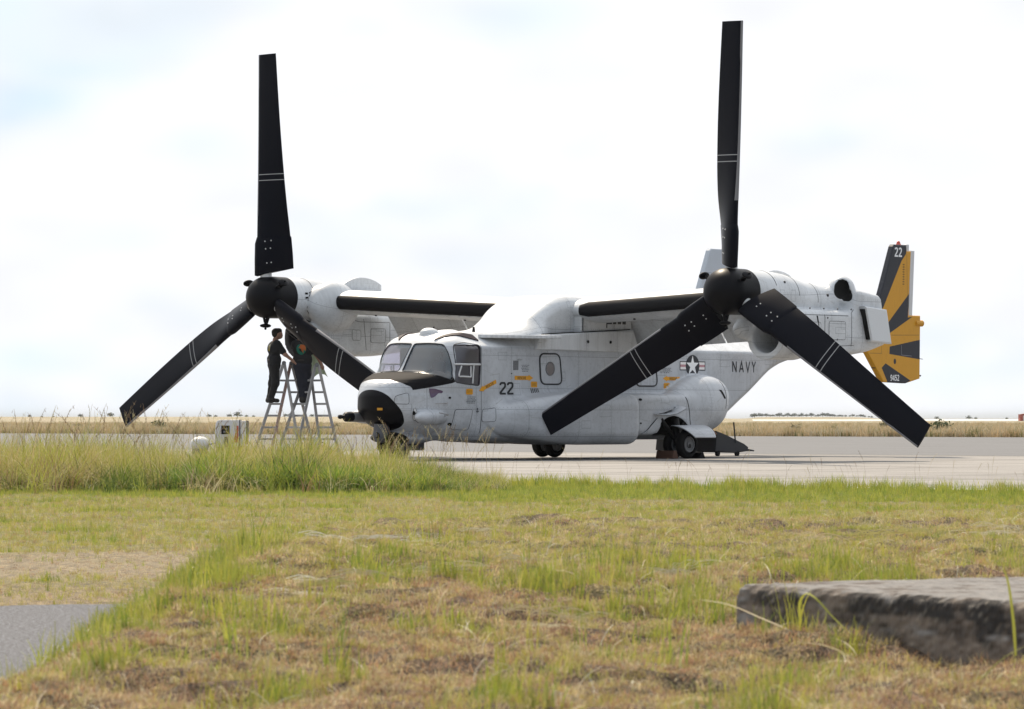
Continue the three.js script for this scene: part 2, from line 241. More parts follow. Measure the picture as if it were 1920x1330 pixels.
// ---------- materials of the aircraft ----------
const paintMap = canvasTexture(2048, 1024, (x, W, H) => {
  const im = x.createImageData(W, H);
  for (let j = 0; j < H; j++) for (let i = 0; i < W; i++) {              // tile wraps: noise is taken on two circles
    const a = i / W * 6.2832, b = j / H * 6.2832, o = (j * W + i) * 4;
    const n = fbm3(Math.cos(a) * 1.6 + 5, Math.sin(a) * 1.6, Math.sin(b) * .9 + Math.cos(b) * .5, 3), m = fbm3(Math.cos(a) * 14, Math.sin(a) * 14 + 3, Math.cos(b) * 6 + Math.sin(b) * 9, 4);
    const s = 1 + .09 * n + .1 * Math.min(0, m) ; im.data[o] = 196 * s; im.data[o + 1] = 199 * s; im.data[o + 2] = 202 * s; im.data[o + 3] = 255;
  }
  x.putImageData(im, 0, 0);
  const px = (m) => m * 204.8;
  x.strokeStyle = 'rgba(60,64,70,.3)'; x.lineWidth = 2.6;
  for (const u of [.6, 1.75, 3.1, 4.4, 5.2, 6.9, 8.3, 9.4]) { x.beginPath(); x.moveTo(px(u), 0); x.lineTo(px(u), H); x.stroke(); }
  for (const s of [.55, 1.15, 1.62, 2.35, 3.1, 3.9, 4.5]) { x.beginPath(); x.moveTo(0, H - px(s)); x.lineTo(W, H - px(s)); x.stroke(); }
  x.fillStyle = 'rgba(60,64,70,.42)';                                      // fastener rows beside the seams
  for (const u of [.6, 1.75, 3.1, 4.4, 5.2, 6.9, 8.3, 9.4]) for (let j = 6; j < H; j += 15) for (const d of [-9, 9]) x.fillRect(px(u) + d - 1, j, 2.4, 2.4);
  for (const s of [.55, 1.15, 1.62, 2.35, 3.1, 3.9, 4.5]) for (let i = 6; i < W; i += 15) x.fillRect(i, H - px(s) - 9, 2.4, 2.4);
  for (let i = 0; i < 520; i++) {                                         // scuffs and fluid streaks
    x.strokeStyle = rnd() < .7 ? `rgba(92,88,80,${rr(.05, .2)})` : `rgba(235,236,238,${rr(.05, .25)})`; x.lineWidth = rr(1, 4);
    const a = rnd() * W, b = rnd() * H, l = rr(10, 110), t = rnd() < .6 ? 1.57 : rr(-.5, .5); x.beginPath(); x.moveTo(a, b); x.lineTo(a + Math.cos(t) * l, b + Math.sin(t) * l); x.stroke();
  }
  for (let i = 0; i < 34; i++) { x.strokeStyle = 'rgba(70,74,80,.35)'; x.lineWidth = 2; x.strokeRect(rnd() * W, rnd() * H, rr(25, 90), rr(20, 60)); }
});
paintMap.wrapS = paintMap.wrapT = THREE.RepeatWrapping;
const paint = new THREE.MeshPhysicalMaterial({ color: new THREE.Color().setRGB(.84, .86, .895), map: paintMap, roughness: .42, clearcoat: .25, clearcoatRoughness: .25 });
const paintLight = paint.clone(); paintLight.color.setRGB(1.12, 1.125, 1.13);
const black = phys(.008, .008, .01, .5, { specularIntensity: .35 }), rubber = phys(.0095, .0095, .0105, .85, { specularIntensity: .4 }), bladePaint = phys(.0036, .0042, .0085, .36, { specularIntensity: .2 }), strip = std(.2, .2, .21, .45, { metalness: .5 }), white = std(.62, .63, .64, .5), steel = std(.42, .42, .43, .4, { metalness: .7 });
const darkGrey = std(.055, .055, .06, .7), seal = std(.03, .032, .036, .6), yellow = std(.62, .3, .02, .55), greyMetal = std(.16, .165, .175, .55), pitch = std(.006, .006, .006, .95);
const cabinGrey = std(.42, .46, .49, .8), glass = phys(.68, .85, .95, .34, { transmission: 1, thickness: 0, ior: 2.1, side: THREE.DoubleSide }), tinted = phys(.03, .022, .026, .5, { specularIntensity: .15 }), glassSide = phys(.52, .4, .48, .34, { transmission: 1, thickness: 0, ior: 2, side: THREE.DoubleSide });
const stripePaint = std(.36, .37, .38, .6);
const gearDark = phys(.014, .014, .015, .6, { specularIntensity: .5 });
const noseBlack = phys(.004, .004, .0058, .42, { specularIntensity: .28 }), glarePaint = phys(.009, .0088, .0105, .75, { specularIntensity: .25 });

const aircraft = thing('tiltrotor_aircraft', 'light grey tiltrotor aircraft with two black three-bladed rotors parked on the apron', 'aircraft', [-.54, 0, -86.4]);
aircraft.rotation.y = Math.atan2(-.74664, -.66523);

// ---------- fuselage with radome, glare panel, cockpit openings and cabin ----------
const panes = {
  windshield: roundPoly([[2.51, .03, 2.59], [2.43, .83, 2.585], [2.44, .98, 2.4], [2.44, 1.12, 2.05], [2.49, 1.15, 1.78], [2.7, 1.07, 1.84], [2.86, .94, 1.9], [2.93, .5, 1.965], [2.945, .05, 1.985]], .05, 3),
  side_window: roundPoly([[2.3, 1.0, 2.57], [1.65, 1.18, 2.57], [1.64, 1.22, 2.17], [1.66, 1.22, 1.67], [2.42, 1.17, 1.735], [2.33, 1.09, 2.05]], .06, 3),
};
const flipV = (poly) => poly.map((p) => [p[0], -p[1], p[2]]);
const paneTests = Object.values(panes).map((poly) => { const pl = planeOf(poly), p2 = poly.map((p) => pl.to(p)); return (u, a, w) => { const t = pl.to([u, a, w]); return Math.abs(t[2]) > .45 ? 9 : insideDistance(p2, t[0], t[1]); }; });
let hull = nets(sdShell, [-12.1, -2.35, .2], [4.1, 2.35, 3.95], .045);

const take = (f) => { const [a, b] = cut(hull, f); hull = b; return a; };
take((u, v, w) => { if (u < 1.3 || w < 1.5) return 9; const a = Math.abs(v); return Math.min(paneTests[0](u, a, w), paneTests[1](u, a, w)); });   // window openings
const cabin = take((u, v, w) => (u > .9 && u < 3.05 && w > 1.2 ? sdBody(u, v, w) + .05 : 1));
const well = take((u, v, w) => { const a = Math.abs(v); return w > 1.1 || a < 1.2 || Math.abs(u + 4.35) > .9 ? 1 : Math.max(Math.hypot(u + 4.35, (w - .12) * .9) - .8, 1.28 - a); });
const radome = take((u, v, w) => 2.92 - (u - .6 * w));
const glareFront = curve([0, 3.585], [.42, 3.565], [.66, 3.49], [.82, 3.37], [1.3, 3.2]), glareBack = curve([0, 2.95], [.5, 2.95], [.93, 2.87], [1.06, 2.72], [1.15, 2.5], [1.22, 2.3]);
const glare = take((u, v, w) => { const a = Math.abs(v); return u < 2.2 || w < 1.4 || w > 2.02 ? 1 : Math.max(u - glareFront(a), glareBack(a) - u, (1.56 + (3.37 - u) * .185 - w) * 1.5); });
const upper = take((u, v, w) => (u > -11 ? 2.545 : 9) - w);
const fuselage = mesh('fuselage', netGeo(hull), paint, aircraft);
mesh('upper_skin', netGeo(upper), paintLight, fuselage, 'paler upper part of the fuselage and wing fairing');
mesh('radome', netGeo(radome), noseBlack, aircraft, 'black rounded nose cone');
cut(well, (u, v) => v).forEach((half) => mesh('wheel_well', netGeo(half), std(.012, .012, .012, .9), fuselage, 'dark main wheel bay'));
mesh('glare_panel', netGeo(glare), glarePaint, fuselage, 'matt black anti-glare panel before the windshield');
mesh('cockpit_lining', netGeo(cabin), cabinGrey, fuselage);
mesh('instrument_panel', [box(.35, .34, 1.5, 2.42, 1.68, 0, .05), box(.5, .2, .4, 2.05, 1.5, 0, .04)], darkGrey, fuselage);
for (const s of [-1, 1]) mesh('crew_seat', [box(.5, .14, .5, 1.55, 1.38, s * .5, .05), placed(box(.13, .85, .5, 0, .4, 0, .06), 1.3, 1.42, s * .5, 0, 0, .12), box(.1, .22, .28, 1.18, 2.32, s * .5, .04)], darkGrey, fuselage);
for (const [name, poly] of Object.entries(panes)) for (const s of [1, -1]) {
  const p = s > 0 ? poly : flipV(poly), w = mesh(name, patch(p, sdBody, -.018, .012, .1), name === 'side_window' ? glassSide : glass, fuselage);
  mesh('window_seal', outline(p, sdBody, .011, -.001), seal, w);
  if (name === 'side_window') {
    const m = (q) => q.map((t) => [t[0], s * t[1], t[2]]);
    mesh('window_bar', [lineOn(m([[2.38, 1.1, 2.135], [1.64, 1.22, 2.14]]), sdBody, .024), lineOn(m([[1.86, 1.15, 2.12], [1.89, 1.21, 1.72]]), sdBody, .02), lineOn(m([[2.2, 1.1, 2.1], [2.3, 1.17, 1.87], [1.94, 1.22, 1.865], [1.95, 1.2, 2.1]]), sdBody, .02)], white, w);
  }
}
for (const s of [1, -1]) mesh('roof_window', patch(roundPoly([[2.42, s * .53, 2.645], [2.27, s * .57, 2.74], [2.11, s * .63, 2.79], [1.48, s * .8, 2.78], [1.5, s * 1.04, 2.65]], .04, 3), sdBody, .022, .05), tinted, fuselage);
mesh('chin_window', patch(roundPoly([[3.06, .99, 1.6], [2.93, 1.03, 1.6], [2.72, 1.09, 1.55], [2.74, 1.07, 1.49], [2.83, 1.06, 1.5], [2.94, 1.04, 1.41], [3.02, 1.01, 1.39]], .03, 3), sdBody, .006, .02), phys(.1, .062, .12, .2, { clearcoat: .6 }), fuselage, 'small purple tinted panel below the windshield');

// doors, access panels, lines and fittings on the port side
function crewDoor(u0, u1, w0, w1, port) {
  const poly = roundPoly([[u0, 1.23, w1], [u1, 1.23, w1], [u1 - .1, 1.23, w0], [u0 - .06, 1.23, w0]], .16, 5), d = mesh('cabin_door', patch(poly, sdBody, .008, .02, .09, (p) => [p[0] * .1 + .33, p[2] * .2]), paint, fuselage);
  mesh('door_seal', outline(poly, sdBody, .02, .008), seal, d);
  if (port) { const c = []; for (let i = 0; i < 16; i++) c.push([port[0] + .145 * Math.cos(i * .3927), 1.23, port[1] + .15 * Math.sin(i * .3927)]); const w = mesh('porthole', patch(c, sdBody, .016, .02), phys(.09, .07, .085, .1, { clearcoat: 1 }), d); mesh('porthole_rim', outline(c, sdBody, .012, .014), greyMetal, w); }
}
crewDoor(-.33, -1.02, 1.72, 2.41, [-.7, 2.07]);
crewDoor(-3.68, -4.42, 1.7, 2.4, [-4.02, 2.06]);
for (const poly of [[[2.41, 1.16, 1.14], [1.88, 1.2, 1.15], [1.95, 1.19, .81], [1.96, 1.16, .68], [2.46, 1.09, .68]], [[1.57, 1.22, 1.15], [1.19, 1.25, 1.16], [1.19, 1.25, .88], [1.59, 1.22, .87]], [[3.46, .76, 1.51], [3.46, .78, 1.25], [3.7, .55, 1.26], [3.68, .55, 1.42]]]) {
  const q = roundPoly(poly, .06, 3), a = mesh('access_panel', patch(q, sdBody, .003, .01, .09, (p) => [p[0] * .1 + .2, p[2] * .2]), paint, fuselage); mesh('panel_seam', outline(q, sdBody, .0055, .001), seal, a);
}
mesh('panel_seam', [lineOn([[-4.79, 1.95, 1.53], [-4.85, 2.02, 1.24], [-4.95, 1.96, .81]], sdBody, .011), lineOn([[1.62, 1.24, 2.6], [1.6, 1.24, 1.2], [1.62, 1.2, .6]], sdBody, .005), lineOn([[-6.2, 1.75, 1.85], [-6.25, 1.9, 1.45], [-6.2, 1.8, 1.2]], sdBody, .007)], seal, fuselage);
mesh('cooling_slot', patch([[-5.95, 1.9, 1.62], [-6.05, 1.9, 1.62], [-6.22, 1.92, 1.42], [-6.12, 1.92, 1.42]], sdBody, .006, .02), pitch, fuselage);
for (const [u, v, w, r] of [[2.55, 1.14, 1.4, .035], [2.5, 1.11, .81, .06], [-3.12, 1.93, 1.4, .06], [-3.14, 1.93, .84, .03], [.6, 1.22, 1.95, .02]]) { const c = []; for (let i = 0; i < 10; i++) c.push([u + r * Math.cos(i * .628), v, w + r * .7 * Math.sin(i * .628)]); mesh('drain_port', patch(c, sdBody, .006, .02), pitch, fuselage); }
for (const [a, b] of [[[2.95, 1.05, 1.27], [2.68, 1.13, 1.285]], [[3.0, 1.12, 1.01], [2.72, 1.16, 1.005]]]) mesh('air_probe', [bar(ac(snap(sdBody, a, .1)), ac(snap(sdBody, b, .1)), .012), bar(ac(snap(sdBody, b, 0)), ac(snap(sdBody, b, .1)), .02)], steel, fuselage);
{ const c = snap(sdBody, [3.37, .83, 1.0]), face = []; for (let i = 0; i < 14; i++) face.push([c[0] + .03 * Math.sin(i * .449), c[1] + .085 * Math.cos(i * .449), c[2] - .03 + .2 * Math.sin(i * .449)]);
  const k = mesh('warning_sensor', patch(face, sdBody, .012, .03, .04), white, fuselage); mesh('sensor_seal', outline(face, sdBody, .006, .01), seal, k);
  const dot = []; for (let i = 0; i < 10; i++) dot.push([3.37, .83 + .045 * Math.cos(i * .628), 1.06 + .05 * Math.sin(i * .628)]); mesh('sensor_lens', patch(dot, sdBody, .02, .02, .03), pitch, k);
  mesh('sensor_lens', patch([[3.3, .79, .9], [3.3, .88, .9], [3.3, .88, .81], [3.3, .79, .81]], sdBody, .02, .02, .03), tinted, k); }
mesh('data_plate', patch([[3.89, .22, 1.165], [3.85, .34, 1.165], [3.85, .34, 1.11], [3.89, .22, 1.11]], sdBody, .006, .01, .05), yellow, aircraft, 'small yellow plate on the black nose');
// strake, wing support panels, aerials
{ const s = new THREE.Shape([[1.35, -.9], [1.2, -1.12], [-.15, -1.72], [-.5, -1.72], [-.55, -.9]].map((p) => new THREE.Vector2(...p)));
  for (const m of [1, -1]) { const g = new THREE.ExtrudeGeometry(s, { depth: .05, bevelEnabled: true, bevelSize: .012, bevelThickness: .012, bevelSegments: 1 }); g.rotateX(Math.PI / 2); if (m < 0) g.scale(1, 1, -1); g.translate(0, 2.8, 0); mesh('strake', m < 0 ? flipGeo(g.index ? g : Object.assign(g, (g.setIndex([...Array(g.attributes.position.count).keys()]), {}))) : g, paintLight, fuselage); } }
const prism = (poly, half, bev = .02) => { const g = new THREE.ExtrudeGeometry(new THREE.Shape(poly.map((p) => new THREE.Vector2(...p))), { depth: half * 2 - bev * 2, bevelEnabled: true, bevelSize: bev, bevelThickness: bev, bevelSegments: 2 }); g.translate(0, 0, -half + bev); const p = g.attributes.position, u = g.attributes.uv; for (let i = 0; i < p.count; i++) u.setXY(i, p.getX(i) * .1 + .13, p.getY(i) * .2 + .31); return g; };
const support = mesh('wing_support', prism([[-.2, 2.52], [-.35, 2.8], [-3.56, 2.965], [-3.76, 2.56], [-3.7, 2.5]], 1.275, .03), paintLight, aircraft);
mesh('rotation_gap', prism([[-.5, 2.78], [-.55, 2.85], [-1.5, 2.9], [-3.5, 3.0], [-3.52, 2.93]], 1.235, .01), pitch, support);
mesh('upper_panel', prism([[-1.85, 2.93], [-1.85, 3.35], [-3.55, 3.35], [-3.6, 3.03]], 1.18, .03), paintLight, support);
for (const u of [-1.95, -2.75]) mesh('drain_port', placed(new THREE.CylinderGeometry(.035, .035, .02, 12), u, 2.7, -1.28, Math.PI / 2), pitch, support);
mesh('panel_seam', [box(.02, .3, .02, -1.87, 3.1, -1.185, .004), box(.02, .3, .02, -2.72, 3.18, -1.185, .004), box(.16, .05, .02, -2.82, 3.14, -1.185, .004)], seal, support);
for (const x of [-3.0, -3.17, -3.34]) mesh('vent_grille', box(.11, .2, .02, x, 3.22, -1.183, .004), darkGrey, support);
mesh('blade_aerial', placed(new THREE.CylinderGeometry(.025, .04, .13, 8), .75, 2.93, -.2), black, fuselage); mesh('blade_aerial', placed(new THREE.CylinderGeometry(.02, .03, .1, 8), 1.75, 2.93, .1), black, fuselage);
mesh('stub_aerial', placed(new THREE.CylinderGeometry(.11, .13, .26, 14), -8.3, 2.93, 0), darkGrey, fuselage);

// flat print on the skin
const ink = '#20242d';
function decal(name, u0, u1, w0, w1, draw, W = 256, H = 128, skew = null) {
  const tex = canvasTexture(W, H, draw), m = new THREE.MeshStandardMaterial({ map: tex, transparent: true, roughness: .55 });
  const poly = skew ?? [[u0, 1.22, w1], [u0, 1.22, w0], [u1, 1.22, w0], [u1, 1.22, w1]];
  const uvb = skew ? (() => { const A = V3(skew[1]), e = V3(skew[2]).sub(A), f = V3(skew[0]).sub(A); return (p) => { const d = V3(p).sub(A); return [d.dot(e) / e.lengthSq(), d.dot(f) / f.lengthSq()]; }; })() : (p) => [(u0 - p[0]) / (u0 - u1), (p[2] - w0) / (w1 - w0)];
  return mesh(name, patch(poly, sdBody, .005, 0, .06, uvb), m, fuselage);
}
const word = (t, font, color, sx = 1) => (x, W, H) => { x.clearRect(0, 0, W, H); x.fillStyle = color; x.font = font; x.textAlign = 'center'; x.textBaseline = 'middle'; x.setTransform(sx, 0, 0, 1, W / 2, H / 2); x.fillText(t, 0, 0); x.setTransform(1, 0, 0, 1, 0, 0); };
decal('lettering', -7.35, -8.58, 2.03, 2.34, (x, W, H) => { x.clearRect(0, 0, W, H); x.strokeStyle = ink; x.lineWidth = 16; x.lineJoin = 'miter'; x.miterLimit = 3; const L = (o, ...p) => { x.beginPath(); p.forEach(([a, b], i) => (i ? x.lineTo(o + a, b) : x.moveTo(o + a, b))); x.stroke(); }; L(20, [8, 116], [8, 12], [72, 116], [72, 12]); L(148, [4, 118], [42, 14], [80, 118]); L(148, [18, 84], [66, 84]); L(274, [4, 10], [42, 112], [80, 10]); L(396, [4, 10], [42, 66], [80, 10]); L(396, [42, 66], [42, 118]); }, 512, 128);
const block22 = (x, W, H) => { x.clearRect(0, 0, W, H); x.strokeStyle = '#14181f'; x.lineWidth = 32; x.lineJoin = 'bevel'; for (const o of [14, 142]) { x.beginPath(); x.moveTo(o + 10, 50); x.lineTo(o + 10, 30); x.lineTo(o + 26, 14); x.lineTo(o + 74, 14); x.lineTo(o + 90, 30); x.lineTo(o + 90, 70); x.lineTo(o + 12, 160); x.lineTo(o + 12, 178); x.lineTo(o + 102, 178); x.stroke(); } };
decal('lettering', 1.02, .52, 1.475, 1.76, block22, 256, 192);
decal('national_insignia', -5.33, -6.31, 1.925, 2.45, (x, W, H) => {
  x.clearRect(0, 0, W, H); const cx = W / 2, cy = H / 2, R = H * .49;
  x.fillStyle = ink; x.fillRect(6, cy - R * .42, W - 12, R * .84); x.fillStyle = '#e9e6e6'; x.fillRect(18, cy - R * .34, W - 36, R * .68); x.fillStyle = '#b98b92'; x.fillRect(18, cy - R * .11, W - 36, R * .22);
  x.fillStyle = ink; x.beginPath(); x.arc(cx, cy, R, 0, 7); x.fill(); x.fillStyle = '#eef0f2'; x.beginPath(); for (let i = 0; i < 10; i++) { const r = i % 2 ? R * .37 : R * .95, a = -Math.PI / 2 + i * Math.PI / 5; x[i ? 'lineTo' : 'moveTo'](cx + r * Math.cos(a), cy + r * Math.sin(a)); } x.fill(); }, 512, 272);
const arrow = (dir) => (x, W, H) => { x.clearRect(0, 0, W, H); x.fillStyle = '#dd9a14'; const X = (t) => (dir > 0 ? t : W - t); x.beginPath(); x.moveTo(X(0), H * .2); x.lineTo(X(W * .74), H * .2); x.lineTo(X(W * .76), 2); x.lineTo(X(W), H / 2); x.lineTo(X(W * .76), H - 2); x.lineTo(X(W * .74), H * .8); x.lineTo(X(0), H * .8); x.fill(); x.fillStyle = '#2a2417'; x.font = 'bold ' + H * .58 + 'px sans-serif'; x.textAlign = 'center'; x.textBaseline = 'middle'; x.save(); x.translate(dir > 0 ? W * .38 : W * .62, H * .52); x.scale(.88, 1); x.fillText('RESCUE', 0, 0); x.restore(); };
decal('rescue_arrow', 0, 0, 0, 0, arrow(-1), 256, 64, [[1.71, 1.22, 1.625], [1.66, 1.22, 1.49], [1.09, 1.22, 1.7], [1.14, 1.22, 1.835]]);
decal('rescue_arrow', .5, -.13, 1.78, 1.93, arrow(1), 256, 64);
decal('rescue_arrow', -4.72, -5.34, 1.81, 1.95, arrow(-1), 256, 64);
const square = (x, W, H) => { x.clearRect(0, 0, W, H); x.fillStyle = '#dc9912'; x.beginPath(); x.roundRect(2, 2, W - 4, H - 4, 20); x.fill(); x.fillStyle = 'rgba(60,45,10,.75)'; for (const y of [.26, .46, .66]) for (let i = 0; i < 7; i++) x.fillRect(16 + i * 14, H * y, rr(6, 12), 8); };
for (const [a, b, c, d] of [[2.1, 1.88, 1.47, 1.605], [-.05, -.27, 1.64, 1.78], [-4.75, -4.98, 1.63, 1.78]]) decal('rescue_plate', a, b, c, d, square, 128, 96);
const stencil = (x, W, H) => { x.clearRect(0, 0, W, H); x.fillStyle = 'rgba(40,52,62,.75)'; for (let y = 6; y < H - 8; y += 17) { let a = rr(0, 22); while (a < W - 18 - (y % 3) * 8) { const l = rr(4, 16); x.fillRect(a, y, l, 8); a += l + rr(3, 7); } } };
for (const [a, b, c, d] of [[.3, -.02, 1.97, 2.16], [2.1, 1.74, 1.25, 1.44], [-4.6, -5.1, 1.99, 2.14], [.45, .2, 2.24, 2.28]]) decal('stencil_text', a, b, c, d, stencil, 128, 96);
for (const [a, b, c, d] of [[.55, .37, 2.03, 2.24], [-.02, -.3, 1.46, 1.62]]) for (let i = 0; i < 5; i++) { const u = mix(a, b, (i + .5) / 5), h = (a - b) * .055; mesh('grille_slot', patch([[u + h, 1.22, d], [u - h, 1.22, d], [u - h, 1.22, c], [u + h, 1.22, c]], sdBody, .004, .01, .08), darkGrey, fuselage); }
decal('anchor_emblem', 1.79, 1.66, 1.06, 1.2, (x, W, H) => { x.clearRect(0, 0, W, H); x.strokeStyle = x.fillStyle = ink; x.lineWidth = 14; x.beginPath(); x.arc(64, 40, 20, 0, 7); x.fill(); x.beginPath(); x.moveTo(64, 40); x.lineTo(64, 104); x.stroke(); x.beginPath(); x.arc(64, 66, 38, .3, 2.84); x.stroke(); }, 128, 128);
decal('lettering', -1.02, -1.38, 2.62, 2.74, (x, W, H) => { x.clearRect(0, 0, W, H); x.fillStyle = ink; x.fillRect(0, H - 14, W, 10); x.beginPath(); x.moveTo(W - 60, H - 10); x.lineTo(W - 30, 10); x.lineTo(W, H - 10); x.fill(); x.font = 'bold 52px sans-serif'; x.fillText('17', 10, H - 24); }, 192, 80);

// belly: sensor ball, refuelling probe, nose gear, lower pod
{ const s = mesh('sensor_ball', [placed(new THREE.SphereGeometry(.185, 24, 16), 3.55, .57, -.02), placed(new THREE.CylinderGeometry(.17, .19, .22, 20), 3.53, .7, -.02)], std(.085, .09, .1, .6), aircraft); mesh('sensor_lens', placed(new THREE.CylinderGeometry(.07, .07, .03, 16), 3.71, .56, -.06, 0, 0, Math.PI / 2), pitch, s); }
{ const p = mesh('refuelling_probe', placed(new THREE.LatheGeometry([[0, 0], [.12, 0], [.115, .9], [.1, .98], [0, 1]].map((a) => new THREE.Vector2(...a)), 20), 2.95, .96, .56, 0, 0, -Math.PI / 2), greyMetal, aircraft); mesh('probe_tip', placed(new THREE.LatheGeometry([[.1, 0], [.115, .05], [.11, .2], [.07, .26], [.035, .28], [.034, .34], [.05, .36], [.045, .42], [0, .44]].map((a) => new THREE.Vector2(...a)), 18), 3.86, .96, .56, 0, 0, -Math.PI / 2), black, p); }
function wheel(parent, x, y, z, r, wd) {
  const t = []; for (let i = 0; i <= 14; i++) { const a = -1.25 + 2.5 * i / 14; t.push(new THREE.Vector2(r - .5 * wd * (1 - Math.cos(a)) * .9 - (Math.abs(a) > 1 ? (Math.abs(a) - 1) * .25 : 0), Math.sin(a) * wd * .53)); }
  const w = mesh('tyre', placed(new THREE.LatheGeometry(t, 36), x, y, z, Math.PI / 2), rubber, parent);
  mesh('wheel_rim', [placed(new THREE.CylinderGeometry(r * .56, r * .56, wd * .7, 24), x, y, z, Math.PI / 2), placed(new THREE.TorusGeometry(r * .5, r * .07, 8, 24), x, y, z - wd * .36), placed(new THREE.CylinderGeometry(r * .2, r * .24, wd * .95, 12), x, y, z, Math.PI / 2), ...[0, 1, 2, 3, 4].map((i) => placed(new THREE.CylinderGeometry(r * .06, r * .06, wd * .8, 8), x + r * .34 * Math.cos(i * 1.257), y + r * .34 * Math.sin(i * 1.257), z, Math.PI / 2))], greyMetal, w);
  return w;
}
{ const g = mesh('nose_gear', [bar([3.02, .62, 0], [3.1, .3, 0], .06), bar([3.1, .26, -.3], [3.1, .26, .3], .04), bar([2.75, .5, 0], [3.08, .34, 0], .03), box(.1, .12, .1, 3.22, .45, 0)], gearDark, aircraft); for (const s of [-.19, .19]) wheel(g, 3.1, .255, s, .255, .17);
  mesh('gear_door', [box(.75, .34, .025, 2.9, .4, -.36), box(.75, .34, .025, 2.9, .4, .36)], darkGrey, g); }
for (const s of [1, -1]) {
  const g = mesh('main_gear', [bar([-4.3, .95, -s * 1.95], [-4.35, .34, -s * 2.0], .09), bar([-4.4, .32, -s * 1.72], [-4.4, .32, -s * 2.32], .05), bar([-3.9, .95, -s * 1.85], [-4.35, .4, -s * 1.98], .045), bar([-4.8, .9, -s * 1.8], [-4.35, .42, -s * 1.96], .03)], gearDark, aircraft);
  for (const o of [-.19, .19]) wheel(g, -4.4, .335 + s * .022, -s * 2.03 + o, .335, .2);
  const rows = []; for (let i = 0; i <= 8; i++) { const t = i / 8, b = t * 1.25, v = 2.02 + .55 * Math.sin(b) * .95, w = .8 - .36 * (1 - Math.cos(b)) * 1.1; rows.push([[mix(-4.08, -4.36, t * t), w, -s * v], [mix(-5.22, -5.12, t), w, -s * v], [mix(-5.22, -5.12, t), w - .02, -s * (v - .02)], [mix(-4.08, -4.36, t * t), w - .02, -s * (v - .02)]]); }
  mesh('gear_door', loftGeo(rows), paint, aircraft);
  mesh('door_petal', patch(roundPoly([[-3.72, s * 1.93, .97], [-3.84, s * 1.93, .93], [-3.78, s * 1.9, .62], [-3.2, s * 1.88, .56]], .06, 3), sdBody, .03, .04, .08, (p) => [p[0] * .1, p[2] * .2]), paint, aircraft);
}
{ const rows = [0, .15, .35, .6, .85, 1].map((t) => { const h = .03 + .16 * Math.sin(Math.min(1, t * 1.15) * Math.PI * .62), u = mix(-3.6, -4.5, t), w = mix(1.06, 1.26, t * t); return [[u, w, -1.9], [u, w - .07 * h / .19 + .012, -1.95 - h], [u, w - .07 * h / .19 - .012, -1.95 - h]]; }); mesh('side_vane', [loftGeo(rows), bar([-4.35, 1.2, -1.9], [-4.62, 1.2, -1.95], .03)], paint, aircraft); }
// ramp, lowered part way
{ const r = mesh('cargo_ramp', [prism([[-7.15, .62], [-7.5, .53], [-8.2, .31], [-8.34, .24], [-8.32, .17], [-7.9, .13], [-7.1, .17]], .93, .02)], darkGrey, aircraft); r.material = std(.035, .035, .038, .65);
  mesh('ramp_lip', prism([[-8.15, .23], [-8.62, .17], [-8.62, .15], [-8.15, .18]], .9, .006), darkGrey, r); for (const u of [-7.2, -7.95]) for (const s of [-1, 1]) mesh('ramp_foot', placed(new THREE.CylinderGeometry(.065, .065, .06, 14), u, .1, s * .9, Math.PI / 2), rubber, r);
  for (const s of [1, -1]) mesh('ramp_strut', bar([-7.75, .85, s * .95], [-7.85, .36, s * .93], .018), seal, r);
  mesh('ramp_hinge', [box(.3, .12, .2, -6.9, .78, -.8, .03), bar([-6.6, .9, -.9], [-7.2, .52, -.9], .03)], std(.2, .1, .06, .6), r); }

// ---------- wing with flaperons ----------
const wingLE = (v) => -1.72 + .118 * (Math.abs(v) - 1.3), wingZ = (v) => 3.325 + .046 * Math.abs(v);
const foil = (n, c, th, a = 0, b = 1) => { const up = [], lo = []; for (let i = 0; i <= n; i++) { const s = mix(Math.acos(1 - 2 * a), Math.acos(1 - 2 * b), i / n), x = .5 * (1 - Math.cos(s)), y = 5 * th * (.2969 * Math.sqrt(x) - .126 * x - .3516 * x * x + .2843 * x ** 3 - .1036 * x ** 4); up.push([x * c, y * c * 1.06 + .015 * c]); lo.push([x * c, -y * c * .9 + .008 * c]); } return [up, lo]; };
const wingRing = (v, a, b, grow = 1) => { const [up, lo] = foil(14, 2.54, .23, a, b), ring = [...up.slice().reverse(), ...lo.slice(a ? 0 : 1)]; return ring.map(([x, y]) => [wingLE(v) - x * grow + (grow - 1) * .3, wingZ(v) + y * grow, -v]); };
const spans = (a, b, n) => [...Array(n + 1)].map((_, i) => mix(a, b, i / n));
const uvWing = (g) => { const p = g.attributes.position, u = g.attributes.uv; for (let i = 0; i < p.count; i++) u.setXY(i, p.getZ(i) * .1 + .4, p.getX(i) * .2 + p.getY(i) * .1); return g; };
const wing = mesh('wing', uvWing(loftGeo(spans(-6.35, 6.35, 26).map((v) => wingRing(v, 0, .74)))), paintLight, aircraft);
